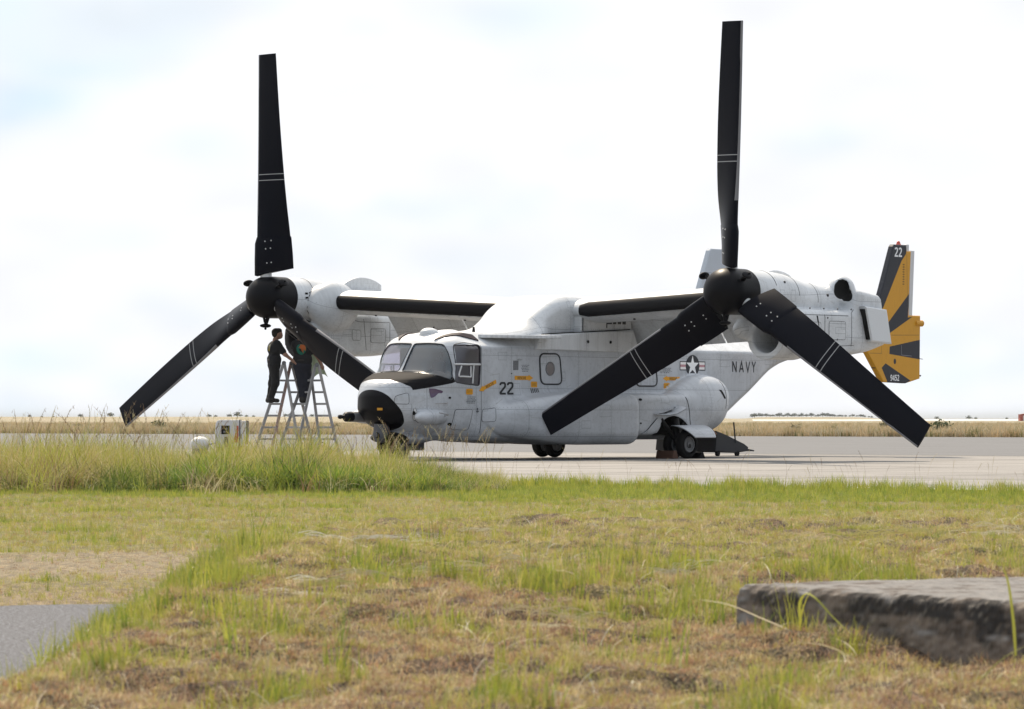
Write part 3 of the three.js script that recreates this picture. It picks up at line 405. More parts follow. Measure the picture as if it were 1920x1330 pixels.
for (const s of [1, -1]) {
  const boot = spans(1.17, 6.18, 20).map((v) => { const k = Math.min(1, (v - 1.17) / .08, (6.18 - v) / .12), [up, lo] = foil(10, 2.54, .23, 0, .036 * (.45 + .55 * Math.sqrt(k))), o = .012 * (.2 + .8 * k); return [...up.slice().reverse(), ...lo.slice(1)].map(([x, y]) => [wingLE(v) - x + o, wingZ(v) + y + Math.sign(y) * o, -s * v]); });
  mesh('deicing_boot', loftGeo(boot), phys(.009, .0085, .01, .6, { specularIntensity: .3 }), wing, 'black rubber boot along the leading edge');
  for (let i = 0; i < 12; i++) { const v = 1.6 + i * .4; mesh('vortex_generator', placed(new THREE.ConeGeometry(.028, .06, 6), wingLE(v) - .34, wingZ(v) + .235, -s * v, 0, 0, .2), greyMetal, wing); }
  for (const v of [2.6, 5.2]) mesh('drain_port', placed(new THREE.CylinderGeometry(.028, .028, .05, 10), wingLE(v) - .45, wingZ(v) - .222, -s * v), pitch, wing);
  for (let i = 0; i < 16; i++) { const v = 1.65 + i * .285; mesh('boot_tab', box(.05, .012, .07, wingLE(v) - .14, wingZ(v) - .148, -s * v, .004), white, wing); }
  for (const [a, b] of [[1.0, 3.85], [3.9, 6.1]]) mesh('flaperon', uvWing(loftGeo(spans(a, b, 4).map((v) => { const x = wingLE(v) - 1.86, y = wingZ(v) - .06, c = Math.cos(.98), q = Math.sin(.98); return [[0, .07], [.25, .06], [.9, .01], [.9, -.01], [.25, -.06], [0, -.07], [-.05, 0]].map(([p, t]) => [x - p * c + t * q * -1, y - p * q + t * c, -s * v]); }))), paintLight, wing);
}

// ---------- nacelles ----------
const nTubeR = table(curve([-5, .3], [-4, .35], [-2.6, .43], [-1.9, .49], [-1, .51], [-.3, .49]), -5, 0), nTubeW = table(curve([-5, 3.56], [-2.6, 3.58], [-1.3, 3.69], [-.3, 3.73]), -5, 0), nLow = table(curve([-5, 2.74], [-3.8, 2.46], [-2.6, 2.36], [-1.8, 2.36], [-1.2, 2.46], [-.8, 2.6]), -5, 0);
const sdMouth = (u, b, w) => Math.min(ell(u + 3.26, b - .47, w - 3.88, .26, .12, .23), ell(u + 3.34, b - .56, w - 3.74, .16, .12, .17));
function sdNacelle(u, b, w) {
  const tube = Math.max(Math.hypot(b, w - nTubeW(u)) - nTubeR(u), u + .34);
  const lo = nLow(u), low = smax(box2(b - .05, w - (3.4 + lo) / 2, .68, (3.4 - lo) / 2, .17), u + 1.12 + .3 * Math.max(0, 3.1 - w), .25);
  const rear = smax(box2(b - .05, w - 3.24, .68, .62 - .1 * sstep(-3.6, -4.6, u), .14), u + 3.35 + .25 * (w - 3.2), .15);
  let d = smin(smin(tube, low, .06), rear, .1);
  const lip = Math.max(Math.abs(Math.hypot(b - .12, w - 2.8) - .4) - .09, Math.abs(u + 1.5) - .45);
  d = smin(d, lip - .02, .12);
  d = smax(d, -Math.max(Math.hypot(b - .12, w - 2.8) - .36, -u - 2.05), .05);
  d = smin(d, ell(u + 3.5, b - .3, w - 3.84, .34, .3, .34), .06);
  d = smax(d, -sdMouth(u, b, w), .03);
  if (b < -.1) d = smin(d, ell(u + 1.45, b + .62, w - 3.55, .78, .42, .6), .1);             // collar round the conversion spindle
  if (b < -.2) d = smin(d, ell(u + 1.0, b + .42, w - 2.95, .35, .2, .22), .08);
  return smax(d, -u - 4.42 - .22 * (3.7 - w), .04);
}
const nacelleNet = nets(sdNacelle, [-5.0, -1.25, 2.15], [-.2, 1.0, 4.4], .04);
const [mouthNet, skinNet] = cut(nacelleNet, (u, b, w) => (w < 3.4 || u > -2.7 ? 1 : sdMouth(u, b, w) - .012));
const [intakeNet, cowlNet] = cut(skinNet, (u, b, w) => Math.max(Math.hypot(b - .12, w - 2.8) - .53, -u - 2.2, u + .9, w - 3.3));
const nacelleHost = {};
for (const s of [1, -1]) {
  const hub = s * 7;
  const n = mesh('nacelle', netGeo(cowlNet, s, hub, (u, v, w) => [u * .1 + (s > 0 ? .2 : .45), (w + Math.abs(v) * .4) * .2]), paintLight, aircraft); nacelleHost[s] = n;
  mesh('scoop_mouth', netGeo(mouthNet, s, hub), pitch, n, 'dark mouth of the cooling scoop');
  mesh('engine_intake', netGeo(intakeNet, s, hub), s > 0 ? paintLight : darkGrey, n, s > 0 ? undefined : 'dark uncovered engine intake');
  const zo = (b) => -(hub + s * b);
  mesh('engine_face', placed(new THREE.CylinderGeometry(.35, .35, .05, 28), -2.0, 2.8, zo(.12), 0, 0, Math.PI / 2), pitch, n);
  for (const b of [.76, -.66]) {                                          // exhaust shields that stand off the sides
    const e = b > 0 ? 1 : -1, shape = [[-3.62, 3.5], [-4.5, 3.44], [-4.7, 2.68], [-3.86, 2.72]];
    const P = [], q = (o) => shape.map(([x, y], i) => [x, y, zo(b + e * o * (i === 0 || i === 3 ? 1 : .55))]);
    const shield = mesh('exhaust_shield', loftGeo([q(-.12), q(.1), q(.13)].map((r, i) => (i === 2 ? r.map(([x, y, z]) => [x - (x > -4 ? .03 : -.03), y - (y > 3 ? .03 : -.03), z]) : r))).toNonIndexed(), paintLight, n); shield.geometry.computeVertexNormals();
    mesh('exhaust_slot', box(.02, .7, .2, 0, 0, 0, .004).rotateZ(-.3).translate(-3.725, 3.1, zo(b + e * .005)), pitch, n);
  }
  mesh('rear_cap', placed(box(.04, 1.0, 1.2, 0, 0, 0, .02), -4.49, 3.2, zo(.05), 0, 0, -.2), darkGrey, n);
  mesh('cowl_fastener', [...Array(12)].map((_, i) => placed(new THREE.SphereGeometry(.022, 6, 4), -1.3 - (i % 6) * .5, i < 6 ? 3.42 : 2.75, zo(.735))), greyMetal, n);
  const nf = (u, v, w) => sdNacelle(u, s * v - 7, w), on = (u, b, w) => [u, s * (7 + b), w];
  mesh('panel_seam', [lineOn([on(-.95, .5, 3.9), on(-.95, .15, 4.25), on(-.95, -.3, 4.15), on(-.9, -.5, 3.8), on(-.82, -.55, 3.4)], nf, .008), lineOn([on(-1.75, .6, 3.7), on(-1.75, .2, 4.15), on(-1.75, -.25, 4.1)], nf, .006), lineOn([on(-2.5, .6, 3.6), on(-2.5, .2, 4.05)], nf, .006), lineOn([on(-1.5, .8, 3.3), on(-3.2, .8, 3.3)], nf, .006), lineOn([on(-1.6, .8, 2.6), on(-3.4, .8, 2.62)], nf, .006), lineOn([on(-2.35, .8, 3.32), on(-2.35, .8, 2.45)], nf, .007), lineOn([on(-3.3, .8, 3.5), on(-3.3, .8, 2.6)], nf, .006), lineOn([on(-1.9, -.75, 3.2), on(-3.4, -.75, 3.2), on(-3.4, -.75, 2.6)], nf, .006), lineOn([on(-2.5, -.75, 3.3), on(-2.6, -.75, 2.5)], nf, .006)], seal, n);
  for (const [u0, u1, w0, w1, b] of [[-1.75, -2.2, 2.72, 3.12, .8], [-2.5, -3.1, 2.75, 3.15, .8], [-2.1, -2.4, 2.75, 3.0, -.75], [-2.75, -3.25, 2.7, 3.05, -.75]]) { const q = roundPoly([on(u0, b, w1), on(u1, b, w1), on(u1, b, w0), on(u0, b, w0)], .05, 2), a = mesh('access_panel', patch(q, nf, .006, .012, .1, (p) => [p[0] * .1 + .4, p[2] * .2]), paintLight, n); mesh('panel_seam', outline(q, nf, .005, .004), seal, a); }
  for (const [u, b, w, r] of [[-1.3, .5, 4.02, .03], [-2.9, .45, 3.75, .035], [-2.45, .8, 3.22, .02]]) mesh('drain_port', placed(new THREE.SphereGeometry(r, 10, 8), ...ac(snap(nf, on(u, b, w)))), seal, n);
  mesh('vent_slot', [patch([on(-2.05, .8, 3.27), on(-2.09, .8, 3.27), on(-2.15, .8, 3.02), on(-2.11, .8, 3.02)], nf, .006, .01, .1)], pitch, n);
  for (const w of [3.86, 3.76]) for (const u of [-.62, -.75]) mesh('grille_slot', patch([on(u, -.46, w), on(u - .09, -.46, w), on(u - .09, -.48, w - .04), on(u, -.48, w - .04)], nf, .012, .02, .08), pitch, n);
  { const arc = new THREE.Shape(); arc.moveTo(-1.25, 3.7); arc.quadraticCurveTo(-1.5, 4.02, -1.75, 4.2); arc.quadraticCurveTo(-2.25, 4.48, -2.85, 4.28); arc.lineTo(-3.02, 4.2); arc.lineTo(-3.02, 3.7); arc.lineTo(-1.25, 3.7); const g = new THREE.ExtrudeGeometry(arc, { depth: .05, bevelEnabled: true, bevelSize: .01, bevelThickness: .01, bevelSegments: 1, curveSegments: 10 }); g.translate(0, 0, -s * 6.32 - .025); g.translate(0, -.1, 0); mesh('wing_fence', g, paintLight, wing); }
  const cap = mesh('spinner', placed(new THREE.LatheGeometry([...Array(19)].map((_, i) => { const t = i / 14; return i <= 14 ? new THREE.Vector2(.505 * Math.sin(t * Math.PI / 2), -.52 * Math.cos(t * Math.PI / 2)) : new THREE.Vector2(.505 - (i - 14) * .002, (i - 14) * .135); }), 48), .17, 3.74, -hub, 0, 0, Math.PI / 2), noseBlack, aircraft);
  for (let k = 0; k < 3; k++) {                                          // vibration absorbers between the blades
    const a = Math.PI / 3 + k * 2 * Math.PI / 3, y = Math.cos(a), z = Math.sin(a), at = (r, x) => [x, 3.74 + y * r, -hub + z * r], d = placed(new THREE.SphereGeometry(1, 14, 8).scale(.17, .05, .09), 0, 0, 0); d.rotateX(-a + Math.PI); d.rotateX(Math.PI); d.rotateX(2 * a); d.translate(...at(.68, .22));
    mesh('vibration_absorber', [bar(at(.4, .1), at(.66, .22), .045), bar(at(.4, .3), at(.6, .24), .03), d, placed(new THREE.SphereGeometry(.03, 8, 6), ...at(.75, .22))], black, cap);
  }
  for (let k = 0; k < 3; k++) blade(s, k * 2 * Math.PI / 3, hub);
}
function blade(s, az, hub) {
  const lat = s > 0 ? -1 : 1;                                            // leading edge points outboard when the blade is up: local z
  const twist = curve([.5, .7], [.75, .68], [1.4, .56], [2.1, .36], [2.85, .235], [4.3, .1], [5.8, .03]), chordAt = (r) => mix(.86, .56, clamp((r - .7) / 5.1, 0, 1)), thick = curve([.5, .3], [1.25, .3], [1.6, .25], [2.2, .17], [3.2, .115], [5.8, .09]);
  const rings = (r, c, th, x0, x1, n, lift, slant = 0, le = 0) => { const [up, lo] = foil(n, 1, th, x0, x1), ring = [...up.slice().reverse(), ...lo.slice(x0 ? 0 : 1)], t = twist(r), cz = lat * Math.cos(t), cx = Math.sin(t); return ring.map(([x, y]) => { const k = c * (.25 - x) + (x < .2 ? le * (1 - x / .2) : 0), o = y * c + (y >= 0 ? lift : -lift), nx = Math.cos(t), nz = -lat * Math.sin(t); return [cx * k + nx * o, r + slant * x, cz * k + nz * o]; }); };
  const g = new THREE.Group(); g.position.set(s > 0 ? .04 : .2, 3.74, -hub); g.rotation.x = az + (s > 0 ? -.022 - (az > 4 ? .03 : 0) : .03); if (s > 0) { g.rotation.order = 'YXZ'; g.rotation.y = .05; } g.name = numbered('rotor_blade'); aircraft.add(g);
  const R = []; for (let i = 0; i <= 36; i++) { const r = mix(1.32, 5.8, i / 36); R.push(rings(r, chordAt(r), thick(r), 0, 1, 14, 0)); }
  const ori = (q) => q;
  mesh('blade_body', ori(loftGeo(R)), bladePaint, g);
  const C = [[.5, .26], [.52, .3], [.9, .3], [1.28, .29], [1.38, .27], [1.44, .255]].map(([r, th], i) => rings(r, chordAt(r) * (i === 0 ? .97 : 1.03), th, 0, 1, 12, [0, .012, .016, .014, .006, .001][i], .2 * (1 - i / 5), [0, .05, .05, .045, .02, 0][i]));
  mesh('blade_cuff', ori(loftGeo(C)), bladePaint, g);
  mesh('blade_shank', placed(new THREE.CylinderGeometry(.135, .14, .5, 18), 0, .5, 0), white, g);
  const E = []; for (let i = 0; i <= 26; i++) { const r = mix(1.95, 5.79, i / 26); E.push(rings(r, chordAt(r) * 1.004, thick(r), 0, r > 5.0 ? .075 : .055, 5, .0025)); }
  mesh('erosion_strip', ori(loftGeo(E)), strip, g);
  for (const r of [2.79, 2.93]) mesh('paint_stripe', ori(loftGeo([r - .008, r + .008].map((q) => rings(q, chordAt(q), thick(q), .06, .995, 12, .002)))), stripePaint, g);
  const f = (r, x, side) => { const c = chordAt(r), t = twist(r), [up, lo] = foil(2, 1, .29, x, x + .01), k = c * (.25 - x), o = side * (up[0][1] * c + .02); return [Math.sin(t) * k + Math.cos(t) * o, r + .1 * x, lat * Math.cos(t) * k - lat * Math.sin(t) * o]; };
  for (const [r, x] of [[.78, .3], [.78, .42], [1.12, .28], [1.12, .42], [1.3, .27], [1.3, .45]]) for (const sd of [1, -1]) { const p = f(r, x, sd); if (sd > 0) mesh('cuff_bolt', placed(new THREE.SphereGeometry(.016, 8, 6), ...p), white, g); }
}

// ---------- tail ----------
{ const ring = (v, le, c) => { const [up, lo] = foil(10, c, .14); return [...up.slice().reverse(), ...lo.slice(1)].map(([x, y]) => [le - x, 2.66 + y, -v]); };
  const t = mesh('tailplane', uvWing(loftGeo([-2.82, -1, 0, 1, 2.82].map((v) => ring(v, -10.75, 1.7)))), paint, aircraft);
  const finPoly = [[-10.42, 2.62], [-11.46, 5.15], [-11.5, 5.19], [-11.96, 5.19], [-11.99, 5.04], [-12.16, 5.04], [-12.07, 3.47], [-12.58, 3.47], [-12.58, 1.97], [-12.02, 1.855], [-11.1, 1.88]];
  const dark = '#23252e', gold = '#d0961f';
  const X = (u) => (-10.4 - u) / 2.3 * 512, Y = (w) => (5.25 - w) / 3.45 * 768;
  const art = (plain) => canvasTexture(512, 768, (x, W, H) => {
    x.fillStyle = plain ? '#aeb6c0' : gold; x.fillRect(0, 0, W, H);
    if (plain) { x.strokeStyle = 'rgba(60,70,85,.5)'; x.lineWidth = 3; x.strokeRect(X(-11), Y(4.6), 110, 160); return; }
    const P = (pts) => { x.beginPath(); pts.forEach(([u, w], i) => x[i ? 'lineTo' : 'moveTo'](X(u), Y(w))); x.fill(); };
    x.fillStyle = dark;
    P([[-11.3, 5.25], [-12.02, 5.25], [-11.97, 5.0], [-11.79, 4.83], [-11.04, 3.65], [-10.7, 3.6]]);
    P([[-12.2, 4.1], [-12.07, 3.44], [-12.27, 3.47], [-11.24, 3.01], [-11.16, 3.22]]);
    P([[-12.62, 2.91], [-12.62, 2.42], [-11.32, 2.54], [-11.33, 2.72]]);
    P([[-11.17, 2.31], [-12.2, 1.9], [-11.97, 1.8], [-11.29, 1.8], [-11.01, 2.2]]);
    P([[-10.44, 2.29], [-10.78, 2.2], [-10.79, 1.8], [-10.5, 1.8]]);
    x.beginPath(); x.ellipse(X(-11.55), Y(2.36), 11, 15, 0, 0, 7); x.fill();
    x.strokeStyle = 'rgba(70,45,10,.55)'; x.lineWidth = 2.5; for (const [a, b] of [[[-10.5, 2.55], [-11.0, 2.55]], [[-11.0, 2.55], [-11.0, 2.85]], [[-11.4, 3.0], [-12.55, 3.02]], [[-12.07, 3.46], [-12.0, 5]]]) { x.beginPath(); x.moveTo(X(a[0]), Y(a[1])); x.lineTo(X(b[0]), Y(b[1])); x.stroke(); }
    x.strokeStyle = 'rgba(220,220,220,.6)'; x.beginPath(); x.moveTo(X(-11.82), Y(2.76)); x.lineTo(X(-11.83), Y(2.52)); x.lineTo(X(-12.25), Y(2.5)); x.stroke();
    x.fillStyle = 'rgba(60,40,10,.7)'; for (let i = 0; i < 9; i++) x.fillRect(X(-11.84), Y(4.75 - i * .06), 16, 6);
    x.fillStyle = '#e8eaec'; x.textAlign = 'center'; x.textBaseline = 'middle';
    for (const [t, u, w, h, sx] of [['22', -11.65, 5.03, 72, .92], ['9452', -11.555, 1.955, 46, .82]]) { x.save(); x.translate(X(u), Y(w)); x.scale(sx, 1); x.font = 'bold ' + h + 'px sans-serif'; x.fillText(t, 0, 0); x.restore(); }
    for (let i = 0; i < 900; i++) { x.fillStyle = `rgba(${rnd() < .5 ? '255,240,200' : '40,30,20'},${rr(.02, .07)})`; x.fillRect(rnd() * W, rnd() * H, rr(1, 5), rr(4, 40)); }
  });
  for (const s of [1, -1]) {
    const g = new THREE.ExtrudeGeometry(new THREE.Shape(finPoly.map((p) => new THREE.Vector2(...p))), { depth: .09, bevelEnabled: true, bevelSize: .03, bevelThickness: .035, bevelSegments: 3 });
    g.translate(0, 0, -s * 2.86 - .045); const p = g.attributes.position, uv = g.attributes.uv; for (let i = 0; i < p.count; i++) uv.setXY(i, (-10.4 - p.getX(i)) / 2.3, 1 - (5.25 - p.getY(i)) / 3.45);
    const fin = mesh('tail_fin', g, new THREE.MeshStandardMaterial({ map: art(s < 0), roughness: .5 }), aircraft, s > 0 ? 'yellow tail fin with dark rays' : 'plain grey tail fin');
    mesh('rudder_edge', prism([[-12.17, 3.5], [-12.2, 5.08], [-12.36, 5.08], [-12.29, 3.5]], .05, .01).translate(0, 0, -s * 2.86), white, fin);
    mesh('rudder_horn', box(.11, .2, .1, -12.09, 5.14, -s * 2.86, .02), white, fin);
    mesh('mass_balance', placed(new THREE.CylinderGeometry(.08, .08, .3, 14), -12.56, 3.31, -s * 2.9, 0, 0, Math.PI / 2), s > 0 ? yellow : white, fin);
    if (s > 0) mesh('beacon', [placed(new THREE.CylinderGeometry(.045, .075, .06, 14), -11.76, 5.235, -s * 2.86), placed(new THREE.SphereGeometry(.045, 14, 8), -11.76, 5.27, -s * 2.86)], std(.55, .09, .06, .4), fin);
    mesh('static_wick', [bar([-12.58, 2.45, -s * 2.86], [-12.82, 2.43, -s * 2.86], .008), bar([-12.58, 2.02, -s * 2.86], [-12.74, 2.02, -s * 2.86], .02)], darkGrey, fin);
  } }
aircraft.rotation.order = 'YXZ'; aircraft.rotation.x = -.012;
// ---------- ground, apron, roads ----------
const moundEdge = curve([6, -1.62], [12, -1.58], [15, -1.6], [18, -1.58], [20, -1.4], [22, -1.08], [24, -.5], [26, .4], [27.5, 1.8], [29, 4], [31, 9]);
const moundIn = (x, D) => sstep(-.2, .38, x - moundEdge(D)) * (1 - sstep(22, 26.5, D));
const farRise = (x, D) => 1.6 * sstep(700, 1500, D) * (1 - sstep(.052, .062, x / D)) + 2.4 * sstep(3200, 3600, D) * sstep(.058, .066, x / D) * (1 - sstep(.09, .1, x / D));
function groundAt(x, D) {
  let h = 0;
  if (D < 33) h = moundIn(x, D) * (mix(.2, .29, sstep(11.5, 17, D)) + .02 * sstep(19, 22, D) + .035 * noise2(x * 1.0, D * .6) + .085 * (.4 - Math.abs(noise2(x * .9 + .35 * D + 3, D * 1.5))) + .022 * noise2(x * 3.3 + 7, D * 2.6));
  if (D < 14) h -= .075 * Math.exp(-(((x - 1.3) / .5) ** 2) - ((D - 11.5) / .8) ** 2);
  if (D < 47) h += .012 * noise2(x * .9 + 20, D * .6) * sstep(1, 3, Math.abs(x + 3 - 0 * D) + D * .1);
  return h + farRise(x, D) - .006;
}
const nAway = (x, D) => .665 * x + .747 * D;                             // distance across the apron, square to its edges
function groundColor(x, D) {
  const n = fbm2(x * .9, D * .5, 4), f = fbm2(x * 6, D * 5, 3);
  let c = [.2, .18, .06];
  const lerp = (b, t) => { c = c.map((q, i) => mix(q, b[i], clamp(t, 0, 1))); };
  if (D > 60) { c = [.44, .36, .24]; lerp([.34, .31, .19], .5 + fbm2(x * .05, D * .02, 3)); return c.map((q) => q * (1 + .12 * f)); }
  lerp([.27, .215, .13], (x < 0 ? 1 : .2) * sstep(21.5, 23, D) * (1 - sstep(25.5, 28, D)) * (1.1 + n));
  if (D < 31) { const m = moundIn(x, D); lerp([.14, .09, .055], m * (.55 + sstep(18, 12, D) * .35 + n * .9)); if (m < .2) lerp([.26, .19, .115], sstep(23, 20, D) * .8); }
  lerp([.13, .16, .04], sstep(42, 46, D) * .7 + n * .3 * sstep(24, 30, D));
  return c.map((q) => q * (1 + .35 * f));
}
{
  const P = [], C = [], U = [], I = [], rows = [], cols = [];
  for (let D = 6.5; D < 7000; D *= D < 34 ? 1.0045 : 1.03) rows.push(D); rows.push(8500);
  for (let k = -90; k <= 90; k++) { const t = k / 90; cols.push(.16 * t + .85 * Math.sign(t) * Math.pow(Math.abs(t), 5)); }
  for (const D of rows) for (const k of cols) { const x = k * (D + 1.5), h = groundAt(x, D); P.push(x, h, -D); C.push(...groundColor(x, D)); U.push(x * .35, D * .35); }
  const n = cols.length; for (let i = 0; i + 1 < rows.length; i++) for (let j = 0; j + 1 < n; j++) { const a = i * n + j; I.push(a, a + 1, a + n, a + 1, a + n + 1, a + n); }
  const g = geoOf(P, I, null, U); g.setAttribute('color', new THREE.Float32BufferAttribute(C, 3));
  const grain = canvasTexture(512, 512, (x, W, H) => { const im = x.createImageData(W, H); for (let i = 0; i < W * H; i++) { const v = 150 + rr(-60, 60) + 40 * noise2((i % W) * .05, ((i / W) | 0) * .05); im.data[i * 4] = v; im.data[i * 4 + 1] = v; im.data[i * 4 + 2] = v; im.data[i * 4 + 3] = 255; } x.putImageData(im, 0, 0); });
  grain.wrapS = grain.wrapT = THREE.RepeatWrapping;
  const m = std(2.2, 2.2, 2.2, .95, { vertexColors: true, map: grain, bumpMap: grain, bumpScale: .02 });
  structure('ground', g, m, 'grassy ground with a low mound in front and dry plain behind');
}
const sheet = (name, pts, y, mat, uvOf, label) => { const s = new THREE.Shape(pts.map(([x, D]) => new THREE.Vector2(x, D))), g = new THREE.ShapeGeometry(s); const p = g.attributes.position, u = g.attributes.uv; for (let i = 0; i < p.count; i++) { const x = p.getX(i), D = p.getY(i); u.setXY(i, ...uvOf(x, D)); p.setXYZ(i, x, y, -D); } g.computeVertexNormals(); return structure(name, g, mat, label); };
const across = (p, n) => [.747 * p + .665 * n, -.665 * p + .747 * n];    // apron axes -> x, distance
const slabUV = (x, D) => [(.747 * x - .665 * D) / 48, (.665 * x + .747 * D) / 48];
const slabMap = canvasTexture(2048, 2048, (x, W, H) => {
  const im = x.createImageData(W, H), tone = []; for (let i = 0; i < 100; i++) tone.push(rr(-1, 1));
  for (let j = 0; j < H; j++) for (let i = 0; i < W; i++) {
    const o = (j * W + i) * 4, a = i / W * 6.2832, s = tone[((j / 256) | 0) * 8 + ((i / 256) | 0)] * .06;
    const st = fbm3(Math.cos(a) * .5, Math.sin(a) * .5, j * .035, 5), bl = noise3(Math.cos(a) * 4, Math.sin(a) * 4, j * .02);
    const v = 150 * (1 + s + .16 * st + .05 * bl + rr(-.07, .07)); im.data[o] = v * 1.01; im.data[o + 1] = v * .99; im.data[o + 2] = v * .965; im.data[o + 3] = 255;
  }
  x.putImageData(im, 0, 0);
  x.strokeStyle = 'rgba(52,48,44,.85)'; x.lineWidth = 5; for (let k = 0; k <= 8; k++) { x.beginPath(); x.moveTo(0, k * 256 + .5); x.lineTo(W, k * 256 + .5); x.stroke(); x.beginPath(); x.moveTo(k * 256 + .5, 0); x.lineTo(k * 256 + .5, H); x.stroke(); }
  for (let i = 0; i < 90; i++) { x.strokeStyle = `rgba(50,46,44,${rr(.04, .16)})`; x.lineWidth = rr(2, 10); const b = rnd() * H, a = rnd() * W; x.beginPath(); x.moveTo(a, b); x.bezierCurveTo(a + 200, b + rr(-6, 6), a + 400, b + rr(-10, 10), a + rr(300, 900), b + rr(-14, 14)); x.stroke(); }
  for (let i = 0; i < 40; i++) { x.fillStyle = `rgba(45,42,40,${rr(.05, .2)})`; x.beginPath(); x.ellipse(rnd() * W, rnd() * H, rr(5, 30), rr(4, 18), rnd() * 3, 0, 7); x.fill(); }
});
slabMap.wrapS = slabMap.wrapT = THREE.RepeatWrapping;
const edgeN = 40.5;
sheet('apron', [across(-220, edgeN), across(220, edgeN), across(220, 78.6), across(-220, 78.6)], 0, std(.7, .7, .7, .85, { map: slabMap }), slabUV, 'pale concrete apron of large slabs');
const tarMap = canvasTexture(1024, 1024, (x, W, H) => { const im = x.createImageData(W, H); for (let j = 0; j < H; j++) for (let i = 0; i < W; i++) { const o = (j * W + i) * 4, a = i / W * 6.2832, v = 118 * (1 + .12 * fbm3(Math.cos(a) * .7, Math.sin(a) * .7, j * .04, 4) + rr(-.12, .12)); im.data[o] = v * .985; im.data[o + 1] = v; im.data[o + 2] = v * 1.02; im.data[o + 3] = 255; } x.putImageData(im, 0, 0); });
tarMap.wrapS = tarMap.wrapT = THREE.RepeatWrapping;
sheet('taxiway', [across(-320, 78.6), across(320, 78.6), across(320, 157), across(-320, 157)], .002, std(.6, .6, .61, .85, { map: tarMap }), slabUV, 'grey asphalt taxiway beyond the concrete');
sheet('edge_marking', [across(-31, edgeN + .35), across(60, edgeN + .35), across(60, edgeN + .95), across(-31, edgeN + .95)].map(([x, D]) => [x, D]), .005, std(.72, .72, .7, .8), slabUV, 'white painted line along the apron edge');
sheet('far_runway', [[95, 1500], [460, 1500], [1500, 4600], [290, 4600]], .03, std(.62, .6, .57, .9), slabUV, 'pale runway far away at the right');
const gravel = canvasTexture(1024, 1024, (x, W, H) => { const im = x.createImageData(W, H); for (let j = 0; j < H; j++) for (let i = 0; i < W; i++) { const o = (j * W + i) * 4, k = noise2(i * .11, j * .11), q = noise2(i * .31 + 9, j * .31), v = 100 + 42 * k + 44 * q + rr(-40, 40); im.data[o] = v * .98; im.data[o + 1] = v; im.data[o + 2] = v * 1.06; im.data[o + 3] = 255; } x.putImageData(im, 0, 0); });
gravel.wrapS = gravel.wrapT = THREE.RepeatWrapping;
sheet('path', [[-1.45, 19.35], [-1.4, 6.6], [-6, 6.6], [-6, 17.2], ...[...Array(44)].map((_, i) => [-6 + i * .1, 17.25 + i * .0445 + rr(-.05, .05)])], .004, std(.72, .72, .72, .9, { map: gravel, bumpMap: gravel, bumpScale: .02 }), (x, D) => [x * .25, D * .25], 'grey tarred path at the left of the mound');

// ---------- concrete block half buried in the mound ----------
{
  const e1 = [.54, -.84], e2 = [.86, .51], c0 = [.755, 12.92], L1 = 2.3, L2 = 1.7, top = .372;
  const f = (u, v, w) => { const d0 = box3(u - L1 / 2, v - L2 / 2, w - .12, L1 / 2, L2 / 2, .25, .004); if (d0 < -.06 || d0 > .06) return d0; const q = noise3(u * 2.5, v * 2.5, w * 2.5) * .003 + noise3(u * 21 + 4, v * 27, w * 34) * .0035; let d = smax(d0, (-v + (w - .37) + .018 + .008 * noise3(u * 9, 3, 1)) * .707, .003); d = smax(d, (-u * .9 + (w - .37) * .6 + .025) * .85, .006); return d + q; };
  const net = nets(f, [-.06, -.06, -.16], [L1 + .06, L2 + .06, .42], .0135), n = net.P.length / 3, P = [], N = [], C = [];
  for (let i = 0; i < n; i++) {
    const [u, v, w] = net.P.slice(i * 3, i * 3 + 3), q = net.N.slice(i * 3, i * 3 + 3);
    P.push(c0[0] + e1[0] * u + e2[0] * v, w, -(c0[1] + e1[1] * u + e2[1] * v)); N.push(e1[0] * q[0] + e2[0] * q[1], q[2], -(e1[1] * q[0] + e2[1] * q[1]));
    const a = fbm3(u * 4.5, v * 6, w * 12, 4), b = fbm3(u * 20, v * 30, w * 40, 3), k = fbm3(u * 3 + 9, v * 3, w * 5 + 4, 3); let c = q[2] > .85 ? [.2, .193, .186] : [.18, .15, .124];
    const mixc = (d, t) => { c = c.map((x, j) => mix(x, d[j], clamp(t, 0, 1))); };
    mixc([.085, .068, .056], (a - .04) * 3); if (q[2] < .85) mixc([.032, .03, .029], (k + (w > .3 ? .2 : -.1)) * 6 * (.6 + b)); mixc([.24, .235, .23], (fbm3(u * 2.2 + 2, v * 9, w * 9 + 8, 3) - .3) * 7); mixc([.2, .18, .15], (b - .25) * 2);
    C.push(...c.map((x) => x * (1 + .5 * b)));
  }
  const g = geoOf(P, net.I.slice(), N, P.filter((_, i) => i % 3 !== 1).map((x) => x)); { const A = V3(P.slice(net.I[0] * 3, net.I[0] * 3 + 3)), nn = V3(P.slice(net.I[1] * 3, net.I[1] * 3 + 3)).sub(A).cross(V3(P.slice(net.I[2] * 3, net.I[2] * 3 + 3)).sub(A)); if (nn.dot(V3(N.slice(net.I[0] * 3, net.I[0] * 3 + 3))) < 0) flipGeo(g); }
  g.setAttribute('color', new THREE.Float32BufferAttribute(C, 3));
  const bump = canvasTexture(512, 512, (x, W, H) => { const im = x.createImageData(W, H); for (let i = 0; i < W * H; i++) { const v = 128 + rr(-90, 90); im.data[i * 4] = im.data[i * 4 + 1] = im.data[i * 4 + 2] = v; im.data[i * 4 + 3] = 255; } x.putImageData(im, 0, 0); }); bump.wrapS = bump.wrapT = THREE.RepeatWrapping;
  tag(mesh('concrete_block', g, std(1, 1, 1, .95, { vertexColors: true, bumpMap: bump, bumpScale: .006 })), 'weathered concrete block half buried in the mound at right', 'concrete block');
}

